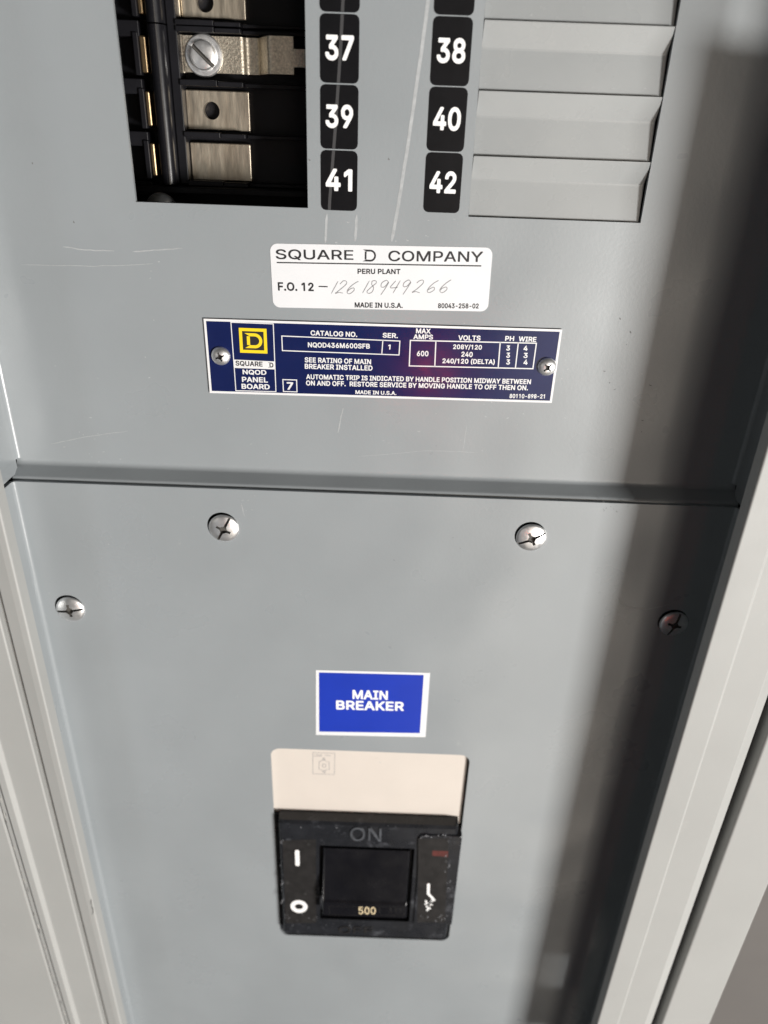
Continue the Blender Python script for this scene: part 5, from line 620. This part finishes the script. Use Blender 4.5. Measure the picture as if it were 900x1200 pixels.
T5('SEE RATING OF MAIN', (520, 252), (838, 262), 25); T5('BREAKER INSTALLED', (520, 283), (845, 292), 25)
ptext(bm, 'AUTOMATIC TRIP IS INDICATED BY HANDLE POSITION MIDWAY BETWEEN', k5(527, 333), k6(713, 303), 5.9, Y2, .03)
ptext(bm, 'ON AND OFF.  RESTORE SERVICE BY MOVING HANDLE TO OFF THEN ON.', k5(526, 363), k6(700, 331), 5.9, Y2, .03)
ptext(bm, 'MADE IN U.S.A.', k5(763, 407), k6(96, 355), 4.6, Y2, .02)
T6('SER.', (33, 89), (103, 92), 23); T6('1', (58, 143), (69, 144), 23, .02)
T6('MAX', (186, 69), (253, 71), 23); T6('AMPS', (174, 96), (264, 98), 23)
T6('600', (190, 173), (243, 174), 25)
T6('VOLTS', (380, 101), (482, 103), 24); T6('PH', (595, 104), (636, 105), 23); T6('WIRE', (657, 106), (738, 109), 23)
T6('208Y/120', (356, 143), (488, 146), 25); T6('240', (394, 176), (446, 178), 24); T6('240/120 (DELTA)', (307, 208), (547, 213), 27)
for i, v in enumerate((148, 181, 212)):
    T6('3', (600, v), (617, v+.3), 24); T6('434'[i], (679, v+1), (698, v+1.3), 24)
T6('80110-898-21', (615, 368), (777, 370), 20, .02)
obj('lettering', bm, ALUB, npl, recalc=False)
bm = bmesh.new()
ptext(bm, 'SQUARE', k5(188, 269), k5(318, 274), 6.3, Y2, 0.03)
a, c = P5(342, 276), P5(370, 277); slab_d(bm, a[0], c[0], a[1]-1.0, a[1]+0.9, 0.42, Y2, serif=0.7)
obj('black_lettering', bm, INK, npl, recalc=False)
# emblem
bm = bmesh.new()
x0, z1 = P5(203, 98); x1, z0 = P5(339, 222); z1 = P5(270, 101)[1]; z0 = P5(276, 220)[1]; x0 = P5(207, 160)[0]; x1 = P5(339, 163)[0]
m_ = (x0+x1)/2
sheet(bm, [(x0+.3, z1-.3), (x1-.3, z1-.3), (x1-.3, z0+.3), (x0+.3, z0+.3)], Y-0.02, 1)
tq = 1.15
for qd in ([(x0, z1), (x1, z1), (x1-tq, z1-tq), (x0+tq, z1-tq)], [(x1, z1), (x1, z0), (x1-tq, z0+tq), (x1-tq, z1-tq)], [(x1, z0), (x0, z0), (x0+tq, z0+tq), (x1-tq, z0+tq)], [(x0, z0), (x0, z1), (x0+tq, z1-tq), (x0+tq, z0+tq)]):
    sheet(bm, qd, Y-0.04, 0)
slab_d(bm, x0+2.0, x1-1.75, z0+1.85, z1-1.85, 1.15, Y-0.04, 0, serif=0.8)
obj('emblem', bm, [YELLOW, INK], npl, recalc=False)

# ------------------------------------------------------------------ screws
def dome(rad, ht, n=9):
    return [(rad, -0.3), (rad, 0.15)] + [(rad*math.cos(math.radians(90*k/n)), 0.15+ht*math.sin(math.radians(90*k/n))) for k in range(1, n)] + [(0, 0.15+ht)]
def cross_cutter(cx, cz, y, depth, ht, L, w, ang, slot_len=None):
    b = bmesh.new()
    for k, (l, wd) in enumerate(((L, w), (L, w))):
        a = math.radians(ang+90*k); c, s_ = math.cos(a), math.sin(a)
        prof = [(-l, ht+3), (l, ht+3), (l, ht-0.5), (l*0.45, ht-depth), (-l*0.45, ht-depth), (-l, ht-0.5)]
        A = []; B = []
        for r, d in prof:
            for side, lst in ((-wd/2, A), (wd/2, B)):
                lst.append(V(b, cx+r*c-side*s_, y-d, cz+r*s_+side*c))
        b.faces.new(A); b.faces.new(B[::-1]); n = len(A)
        for i in range(n): b.faces.new((A[i], B[i], B[(i+1) % n], A[(i+1) % n]))
        if k == 0 and slot_len:
            bmesh.ops.recalc_face_normals(b, faces=b.faces[:])
    return b
def slot_cutter(cx, cz, y, ht, depth, L, w, ang):
    b = bmesh.new(); a = math.radians(ang); c, s_ = math.cos(a), math.sin(a)
    A = []; B = []
    for r, d in ((-L, ht+3), (L, ht+3), (L, ht-depth), (-L, ht-depth)):
        for side, lst in ((-w/2, A), (w/2, B)): lst.append(V(b, cx+r*c-side*s_, y-d, cz+r*s_+side*c))
    b.faces.new(A); b.faces.new(B[::-1])
    for i in range(4): b.faces.new((A[i], B[i], B[(i+1) % 4], A[(i+1) % 4]))
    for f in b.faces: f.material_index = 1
    return b
def screw(label, cx, cz, y, rad, ht, ang, combo=True, group='panel screws', name='panel_screw'):
    bm = bmesh.new(); lathe(bm, dome(rad, ht), 0, 0, 0, 48)
    bmesh.ops.holes_fill(bm, edges=[e for e in bm.edges if e.is_boundary])
    o = obj(name, bm, [SCREW, SLOTSHADE])
    L = rad*0.50
    for k in (0, 90):
        cut(o, slot_cutter(0, 0, 0, ht+0.15, ht*0.75, L*(1 if k else 1), rad*0.17, ang+k))
    cut(o, slot_cutter(0, 0, 0, ht+0.15, ht*0.9, L*0.5, L*0.95, ang+45))
    if combo: cut(o, slot_cutter(0, 0, 0, ht+0.15, ht*0.85, rad*0.94, rad*0.155, ang))
    o.data.polygons.foreach_set('use_smooth', [True]*len(o.data.polygons)); o.data.set_sharp_from_angle(angle=math.radians(30))
    o.location = (cx*S, y*S, cz*S); o.rotation_euler = (random.uniform(-.03, .03), 0, random.uniform(-.03, .03))
    tag(o, label, 'screw', group); return o
YL = -8.0
def scr(label, u, v, ang, yy=YL):
    ht = 1.6
    x, z = at(u, v, yy-ht*0.5); screw(label, x, z, yy, 6.25, ht, ang)
scr('bright screw above the blue sticker, near the top edge, cross slot tilted steeply', 262, 620, 62)
scr('bright screw near the top edge, right of centre, below the navy plate', 623, 631, 28)
scr('bright screw at the left edge of the lower cover', 82, 715, 8)
scr('dull screw inside the dark shadow band at right', 790, 732, 75)
for u, v, a, l in ((258, 418, 20, 'small screw holding the left end of the navy name plate'), (641.5, 430.5, 45, 'small screw holding the right end of the navy name plate')):
    x, z = at(u, v, -2.0); screw(l, x, z, -0.8, 3.55, 1.9, a, False, 'name plate screws', 'plate_screw')

# ------------------------------------------------------------------ lower cover
lc = thing('breaker_cover', 'lower grey cover plate with four screws and an opening for the main breaker', 'cover', (0, YL, ZB))
bm = bmesh.new(); prism(bm, channel(YL, -39.0, 1.8), 'z', ZB, -131.9)
bmesh.ops.bevel(bm, geom=[e for e in bm.edges if all(abs(v.co.z+131.9*S) < 1e-6 for v in e.verts)], offset=0.45*S, segments=3, affect='EDGES', profile=0.5)
lp = obj('front_sheet', bm, PAINT, lc)
OX0, OX1 = -51.4, 46.6
OZ1 = at(435, 881, YL)[1]; OZ0 = at(430, 1099, YL)[1]
b = bmesh.new(); prism(b, rrect(OX0, OX1, OZ0, OZ1, 5.0, 8), 'y', YL-4, YL+6); cut(lp, b)
for u, v in ((262, 620), (623, 631), (82, 715), (790, 732)):     # clearance holes a little larger than the screw heads
    hx, hz = at(u, v, YL-1.1)
    b = bmesh.new(); prism(b, [(hx-0.55+6.35*math.cos(t*math.pi/24), hz+0.75+6.35*math.sin(t*math.pi/24)) for t in range(48)], 'y', YL-3, YL+4); cut(lp, b)
b2 = bmesh.new()
def lline(pts, w, mi=0, sub=5, amp=0.15):
    q = [at(*p, YL) for p in pts]; out = []
    for a, b_ in zip(q, q[1:]):
        for k in range(sub): t = k/sub; out.append((a[0]+(b_[0]-a[0])*t+random.uniform(-amp, amp), a[1]+(b_[1]-a[1])*t+random.uniform(-amp, amp)))
    out.append(q[-1]); ribbon(b2, out, w, YL-0.05, mi, True)
lline([(722, 700), (735, 712), (760, 714), (785, 708)], 0.3)
lline([(283, 590), (287, 606)], 0.3)
for (u0, v0, u1, v1, n, mi) in ((280, 575, 300, 612, 7, 0), (30, 580, 240, 720, 12, 0), (60, 640, 620, 1150, 16, 0), (700, 586, 740, 600, 16, 1), (300, 600, 600, 800, 8, 1), (60, 800, 110, 960, 6, 0)):
    for k in range(n):
        u, v = random.uniform(u0, u1), random.uniform(v0, v1)
        lline([(u, v), (u+random.uniform(-1, 2.5), v+random.uniform(-1, 1))], random.uniform(.15, .5)*(0.7 if mi else 1), mi, 2)
add_to(lp, b2, [SCUFF, DARKM])

# ------------------------------------------------------------------ blue sticker
k7 = lambda x, y: (300+x/3.3333, 770+y/3.3333)
st = thing('breaker_sticker', 'bright blue sticker reading MAIN BREAKER with a white border', 'sticker', (-2, YL, -243))
Y = YL-0.14
bm = bmesh.new(); prism(bm, [at(*k7(*p), YL) for p in ((234, 50), (680, 61), (662, 312), (234, 303))], 'y', Y, YL-0.01)
obj('backing', bm, WHITEL, st)
bm = bmesh.new(); sheet(bm, [at(*k7(*p), Y) for p in ((246, 60), (655, 70), (640, 297), (247, 291))], Y-0.05); obj('blue_field', bm, BLUE, st, recalc=False)
bm = bmesh.new()
ptext(bm, 'MAIN', k7(377, 146), k7(515, 150), 10.6, Y-0.1, 0.03); ptext(bm, 'BREAKER', k7(313, 187), k7(578, 193), 10.6, Y-0.1, 0.03)
obj('lettering', bm, WHITEV, st, recalc=False)

# ------------------------------------------------------------------ main breaker
br = thing('main_breaker', 'beige main circuit breaker with black toggle escutcheon, in the lower cover opening', 'circuit breaker', (-2, 100, -425))
YBG = -5.9                                   # beige face
bm = bmesh.new(); prism(bm, rrect(OX0-6, OX1-0.9, OZ0-6, OZ1+6, 5, 6), 'y', YBG, 100)
bm = bmesh.new(); box(bm, OX0-8, OX1-0.8, YBG, 112, OZ0-8, OZ1+8)
obj('case', bm, BEIGE, br)
# small printed pictogram
bm = bmesh.new(); Yp = YBG-0.05
PP = lambda x, y: at(*k7(x, y), Yp)
frame_lines(bm, [PP(222, 373), PP(308, 376), PP(306, 459), PP(222, 456)], 0.22, Yp)
ptext(bm, 'LINE', k7(228, 384), k7(258, 385), 2.6, Yp, 0.0); ribbon(bm, [PP(268, 384), PP(292, 385)], 0.3, Yp)
q = [PP(247, 407), PP(256, 407), PP(256, 403), PP(272, 403), PP(272, 408), PP(285, 408), PP(287, 440), PP(273, 440), PP(272, 444), PP(256, 444), PP(256, 440), PP(246, 439), PP(247, 407)]
ribbon(bm, q, 0.25, Yp)
for cx, cy, r in ((266, 424, 7), (265, 398, 4), (266, 449, 4)):
    ribbon(bm, [PP(cx+r*math.cos(t*math.pi/5), cy+r*math.sin(t*math.pi/5)) for t in range(11)], 0.3, Yp)
obj('pictogram', bm, PENCIL, br, recalc=False)
# escutcheon
YE = -13.0
KE = lambda x, y, yy=YE: at(*k7(x, y), yy)
ex0, ex1 = -50.6, 43.4
ez1b = at(430, 952.5, YBG)[1]; ez1 = at(430, 967.5, YE)[1]; ez0 = at(430, 1100.5, YE)[1]
bm = bmesh.new()
prof = [(YBG+3, ez1b), (YBG-0.5, ez1b), (YE+1.2, ez1+0.8), (YE, ez1-0.6), (YE, ez0+3.0), (YE+2.0, ez0), (YBG+3, ez0)]
x0 = KE(97, 860)[0]; x1 = KE(770, 860)[0]
prism(bm, prof, 'x', x0, x1)
box(bm, OX0-3, OX1+3, YBG-0.9, YBG+4, OZ0-3, ez0+20, 0)
box(bm, OX0-3, x0+2, YBG-0.8, YBG+4, ez0+20, ez1b-1, 0)
es = [e for e in bm.edges if abs((e.verts[0].co-e.verts[1].co).x) < 1e-6]
es = [e for e in es if e.verts[0].co.y < (YBG-2)*S]
bmesh.ops.bevel(bm, geom=es, offset=1.5*S, segments=3, affect='EDGES', profile=0.5)
esc = obj('escutcheon', bm, BAKE, br)
wx0, wx1 = KE(248, 850)[0], KE(612, 850)[0]
wz1, wz0 = KE(430, 742)[1], KE(430, 1028)[1]
b = bmesh.new(); box(b, wx0, wx1, YE-3, YE+5.5, wz0, wz1, 0.5); cut(esc, b)
# raised shoulder on the right with chipped edge
bm = bmesh.new()
sx0, sx1 = KE(628, 850)[0], x1+2.2
box(bm, sx0, sx1, YE-0.9, YBG+3, KE(700, 1040)[1], KE(700, 692)[1], 0.7)
obj('side_shoulder', bm, BAKE, br)
# stickers left and right
sl = bmesh.new(); sheet(sl, [KE(103, 716), KE(234, 712), KE(236, 1038), KE(116, 1040)], YE-0.05)
sl = obj('side_sticker', sl, STICK, br, recalc=False)
bm = bmesh.new(); Yq = YE-0.10
prism(bm, rrect(KE(153, 780)[0], KE(170, 780)[0], KE(160, 815)[1], KE(160, 752)[1], 1.2, 4), 'y', Yq-0.15, Yq+0.04)
obj('bar_mark', bm, WHITEV, sl); bm = bmesh.new()
cx, cz = KE(168, 974); rx = (KE(201, 974)[0]-KE(135, 974)[0])/2; rz = (KE(168, 950)[1]-KE(168, 999)[1])/2
n = 28
for k in range(n):
    a0, a1 = 2*math.pi*k/n, 2*math.pi*(k+1)/n
    sheet(bm, [(cx+rx*math.cos(a0), cz+rz*math.sin(a0)), (cx+rx*math.cos(a1), cz+rz*math.sin(a1)), (cx+rx*.50*math.cos(a1), cz+rz*.42*math.sin(a1)), (cx+rx*.50*math.cos(a0), cz+rz*.42*math.sin(a0))], Yq)
obj('ring_mark', bm, WHITEV, sl, recalc=False)
Ys = YE-0.95
sr = bmesh.new(); sheet(sr, [KE(634, 708, Ys), KE(752, 708, Ys), KE(738, 1036, Ys), KE(630, 1036, Ys)], Ys)
sr = obj('side_sticker', sr, STICK, br, recalc=False)
bm = bmesh.new()
sheet(bm, [KE(690, 756, Ys), KE(751, 758, Ys), KE(750, 780, Ys), KE(688, 776, Ys)], Ys-0.04)
obj('red_mark', bm, RED, sr, recalc=False)
bm = bmesh.new(); Yk = Ys-0.06
ribbon(bm, [KE(674, 885, Yk), KE(673, 925, Yk), KE(686, 938, Yk), KE(697, 952, Yk)], 1.5, Yk)
for pth in ([(697, 948), (680, 960), (668, 992)], [(662, 950), (680, 985)], [(658, 965), (690, 968)], [(665, 978), (688, 950)]):
    ribbon(bm, [KE(x, y, Yk) for x, y in pth], 0.95, Yk-0.01)
obj('arrow_mark', bm, WHITEV, sr, recalc=False)
# moulded words on the escutcheon
def raised(word, l, r, h, bold, yy, bodyname, m):
    vs, fs = glyphs(word, bold); bmr = bmesh.new()
    ptext(bmr, word, k7(*l), k7(*r), h, yy, bold)
    r_ = bmesh.ops.extrude_face_region(bmr, geom=bmr.faces[:])
    bmesh.ops.translate(bmr, vec=(0, 0.6*S, 0), verts=[g for g in r_['geom'] if isinstance(g, bmesh.types.BMVert)])
    return obj(bodyname, bmr, m, br)
raised('ON', (368, 692), (490, 696), 15.5, 0.0, YE-0.6, 'moulded_word', MOULD)
raised('OFF', (322, 1066), (455, 1068), 8.0, 0.0, YE-0.35, 'moulded_word', STICK)
# handle: tongue pushed down, its blunt tip carries the rating
hx0, hx1 = KE(262, 860)[0], KE(596, 860)[0]
za = at(430, 770+752/3.3333, YE+1.5)[1]
zb = at(430, 770+962/3.3333, YE-6.0)[1]; zc = at(430, 770+1018/3.3333, YE-6.0)[1]
bm = bmesh.new()
prism(bm, [(YE+1.5, za), (YE-6.0+1.0, zb+0.6), (YE-6.0, zb-0.5), (YE-6.0, zc+0.8), (YE-5.0, zc), (YE+9, zc), (YE+9, za)], 'x', hx0, hx1)
bmesh.ops.bevel(bm, geom=[e for e in bm.edges if abs((e.verts[0].co-e.verts[1].co).x) < 1e-6 and min(v.co.y for v in e.verts) < (YE+1)*S], offset=0.9*S, segments=3, affect='EDGES', profile=0.5)
hd = obj('handle', bm, BAKE2, br)
bm = bmesh.new(); Yh = YE-6.06
ptext(bm, '500', k7(401, 990), k7(467, 991), 8.4, Yh, 0.0)
obj('lettering', bm, GOLDI, hd, recalc=False)
bm = bmesh.new()
frame_lines(bm, [at(*k7(285, 974), Yh), at(*k7(582, 975), Yh), at(*k7(578, 1008), Yh), at(*k7(288, 1008), Yh)], 0.22, Yh)
for x in (478, 522, 542, 560): ptext(bm, '1', k7(x, 990), k7(x+6, 990), 6, Yh, 0.0)
obj('worn_print', bm, STICK, hd, recalc=False)
# pale scuffs along the worn edges of the escutcheon
b2 = bmesh.new()
def wear(x, y, l, w, yy): ribbon(b2, [KE(x, y, yy), KE(x+random.uniform(-.4, .4)*l, y+l*.5, yy), KE(x+random.uniform(-.6, .6)*l, y+l, yy)], w, yy, 0, True)
for k in range(44):
    s_ = random.random()
    if s_ < .3: wear(random.uniform(96, 106), random.uniform(690, 1000), random.uniform(3, 14), random.uniform(.15, .5), YE-0.06)
    elif s_ < .55: wear(random.uniform(110, 600), random.uniform(655, 668), random.uniform(-3, 3), random.uniform(.2, .9), YE-0.06)
    elif s_ < .8: wear(random.uniform(110, 620), random.uniform(1035, 1090), random.uniform(-3, 5), random.uniform(.12, .4), YE-0.06)
    else: wear(random.uniform(105, 240), random.uniform(1000, 1030), random.uniform(2, 6), random.uniform(.2, .6), YE-0.12)
add_to(esc, b2, [WEAR])
b2 = bmesh.new()
for k in range(30):
    s_ = random.random()
    if s_ < .45: wear(random.uniform(738, 762), random.uniform(700, 1030), random.uniform(3, 16), random.uniform(.15, .7), YE-1.02)
    elif s_ < .8: wear(random.uniform(632, 765), random.uniform(692, 706), random.uniform(2, 6), random.uniform(.3, 1.0), YE-1.02)
    else: wear(random.uniform(640, 760), random.uniform(1000, 1035), random.uniform(2, 8), random.uniform(.2, .5), YE-1.02)
add_to(bpy.data.objects['side_shoulder'], b2, [WEAR])

# ------------------------------------------------------------------ bus interior behind the cutout
k1 = lambda x, y: (120+x/2.8125, y/2.8125)
bi = thing('bus_interior', 'black panelboard interior with metal bus connectors seen through the cutout', 'bus assembly', (-60, 110, -60))
YB = 29.0                                    # connector faces
bm = bmesh.new(); box(bm, -140, 20, YB+3, 115, -62, 120)
obj('insulator_base', bm, PHEN, bi)
K = lambda x, y, yy: at(*k1(x, y), yy)
stabs = [((247, -75), (470, 62)), ((268, 298), (485, 430)), ((284, 471), (490, 595))]
for i, (a, c) in enumerate(stabs):
    x0 = K((a[0]), (a[1]+c[1])/2, YB)[0]; x1 = K(c[0], (a[1]+c[1])/2, YB)[0]
    z1 = K(370, a[1], YB)[1]; z0 = K(370, c[1], YB)[1]
    bm = bmesh.new(); box(bm, x0+1.0, x1, YB, YB+2.4, z0, z1, 0.35)
    o = obj('bus_connector', bm, BRASS, bi)
    bm = bmesh.new(); box(bm, x0-0.6, x0+0.8, YB-1.2, YB+2.6, z0+.1, z1-.1, 0.2); obj('edge_strip', bm, BRASS, o)
    if i < 2:
        u, v = ((338, 8), (360, 365))[i]; cx, cz = K(u, v, YB)
        b = bmesh.new(); prism(b, [(cx+2.9*math.cos(t*math.pi/16), cz+2.9*math.sin(t*math.pi/16)) for t in range(32)], 'y', YB-3, YB+5); cut(o, b)
# connector 37: strap with a joggle, screwed down
zt, zb_ = K(400, 118, YB)[1], K(400, 246, YB)[1]
xa = K(258, 180, YB)[0]; xb = K(465, 180, YB)[0]; xc = K(515, 180, YB)[0]; xd = K(545, 180, YB-10)[0]; xe = K(630, 180, YB-10)[0]
bm = bmesh.new(); box(bm, xa-0.4, xa+1.2, YB-.6, YB+2, zb_, zt, .2)
prism(bm, strip(fillet([(xa+1.4, YB-1.2), (xb, YB-1.2), (xb+1.2, YB+0.6), (xc, YB+0.6), (xd, YB-10), (xe, YB-10)], 1.6, 5), 1.8), 'z', zb_+.3, zt-.3)
z5, z6 = K(650, 162, YB-10)[1], K(650, 222, YB-10)[1]
box(bm, xe-0.01, xe+16, YB-9.95, YB-8.3, z6, z5)
cn = obj('bus_connector', bm, BRASSR, bi)
cx, cz = K(333, 183, YB-2)
bm = bmesh.new()
lathe(bm, [(0, -.5), (6.4, -0.5), (6.6, 0.2), (6.2, 0.7), (5.0, 0.9), (4.7, 0.8), (4.6, 2.0), (4.2, 2.7), (3.4, 3.0), (0, 3.1)], 0, 0, 0, 44)
sc = obj('terminal_screw', bm, [SCREW, SLOTSHADE])
cut(sc, slot_cutter(0, 0, 0, 3.1, 2.2, 6, 1.3, -42))
sc.data.polygons.foreach_set('use_smooth', [True]*len(sc.data.polygons)); sc.data.set_sharp_from_angle(angle=math.radians(35))
sc.location = (cx*S, (YB-1.3)*S, cz*S); sc.parent = cn
# vertical rail
YRL = 19.0
bm = bmesh.new()
pa = K(160, 0, YRL); pb = K(216, 600, YRL); xr = (pa[0]+pb[0])/2
rz0 = K(218, 608, YRL)[1]
prof = [(xr+3.0*math.cos(math.radians(a)), YRL+3.4+3.4*math.sin(math.radians(a))) for a in range(180, 361, 12)]
prof += [(xr+3.0, YB+4), (xr-3.0, YB+4)]
zsplit = K(165, 75, YRL)[1]
prism(bm, prof, 'z', rz0, zsplit-0.25); prism(bm, prof, 'z', zsplit+0.25, 110)
obj('insulating_rail', bm, RAILM, bi, smooth=25)
# wall beside the rail with the slotted pockets
bm = bmesh.new(); xw = xr+3.2
box(bm, xw, xw+3.2, YRL+5, YB+4, rz0, 110, .3)
obj('rail_web', bm, PHEN, bi)
# barriers between connectors
for (ya, yb2, n) in ((66, 84, 1), (87, 106, 1), (264, 284, 1), (436, 454, 1), (597, 614, 1)):
    bm = bmesh.new(); yq = 23.0
    za_ = K(350, ya, yq)[1]; zb2 = K(350, yb2, yq)[1]
    xs = [xw+3.0, xw+16, xw+25, -25]
    for j in range(3):
        box(bm, xs[j]+(0.15 if j else 0), xs[j+1], yq+(0, .5, 3.5)[j], YB+4, zb2, za_-(0, .3, .5)[j], .25)
    obj('barrier', bm, PHEN, bi)
bm = bmesh.new(); yq = 19
box(bm, -120, -24, yq, YB+4, K(300, 640, yq)[1], K(300, 617, yq)[1], .4)
obj('bottom_ledge', bm, PHEN, bi)
# clips and pockets at the far left
for (y0, y1, x0, x1) in ((-60, 46, 104, 131), (116, 240, 116, 147), (300, 415, 136, 161), (470, 580, 152, 177)):
    ym = (y0+y1)/2
    a = K(x0, ym, YB-6); c = K(x1, ym, YB-6)
    z1, z0 = K(140, y0, YB-6)[1], K(140, y1, YB-6)[1]
    bm = bmesh.new(); box(bm, a[0]+1.0, c[0]-0.1, YB-6, YB+4, z0, z1, .5); obj('spring_clip', bm, CLIP, bi)
    bm = bmesh.new(); box(bm, a[0]-1.0, a[0]+.9, YB-7, YB+4, z0-.8, z1+.8, .3)
    box(bm, a[0]-18, a[0]-11.5, YB-6.2, YB+4, z0-4, z1+4, .3)
    box(bm, a[0]-11.4, a[0]+.5, YB-6, YB+4, z0-6.5, z0-1.8, .3)
    obj('clip_holder', bm, PHEN, bi)
# screw below the cutout, mostly hidden by the sheet
x, z = K(190, 694, 15); sb = screw('screw head peeping over the bottom edge of the cutout', x, z, 17, 6.0, 2.2, 30, True, None, 'mounting_screw')
bm = bmesh.new(); 
for o in list(COL.objects):
    if o.type == 'MESH' and o.parent is None and 'label' not in o and 'kind' not in o: print('UNTAGGED', o.name)
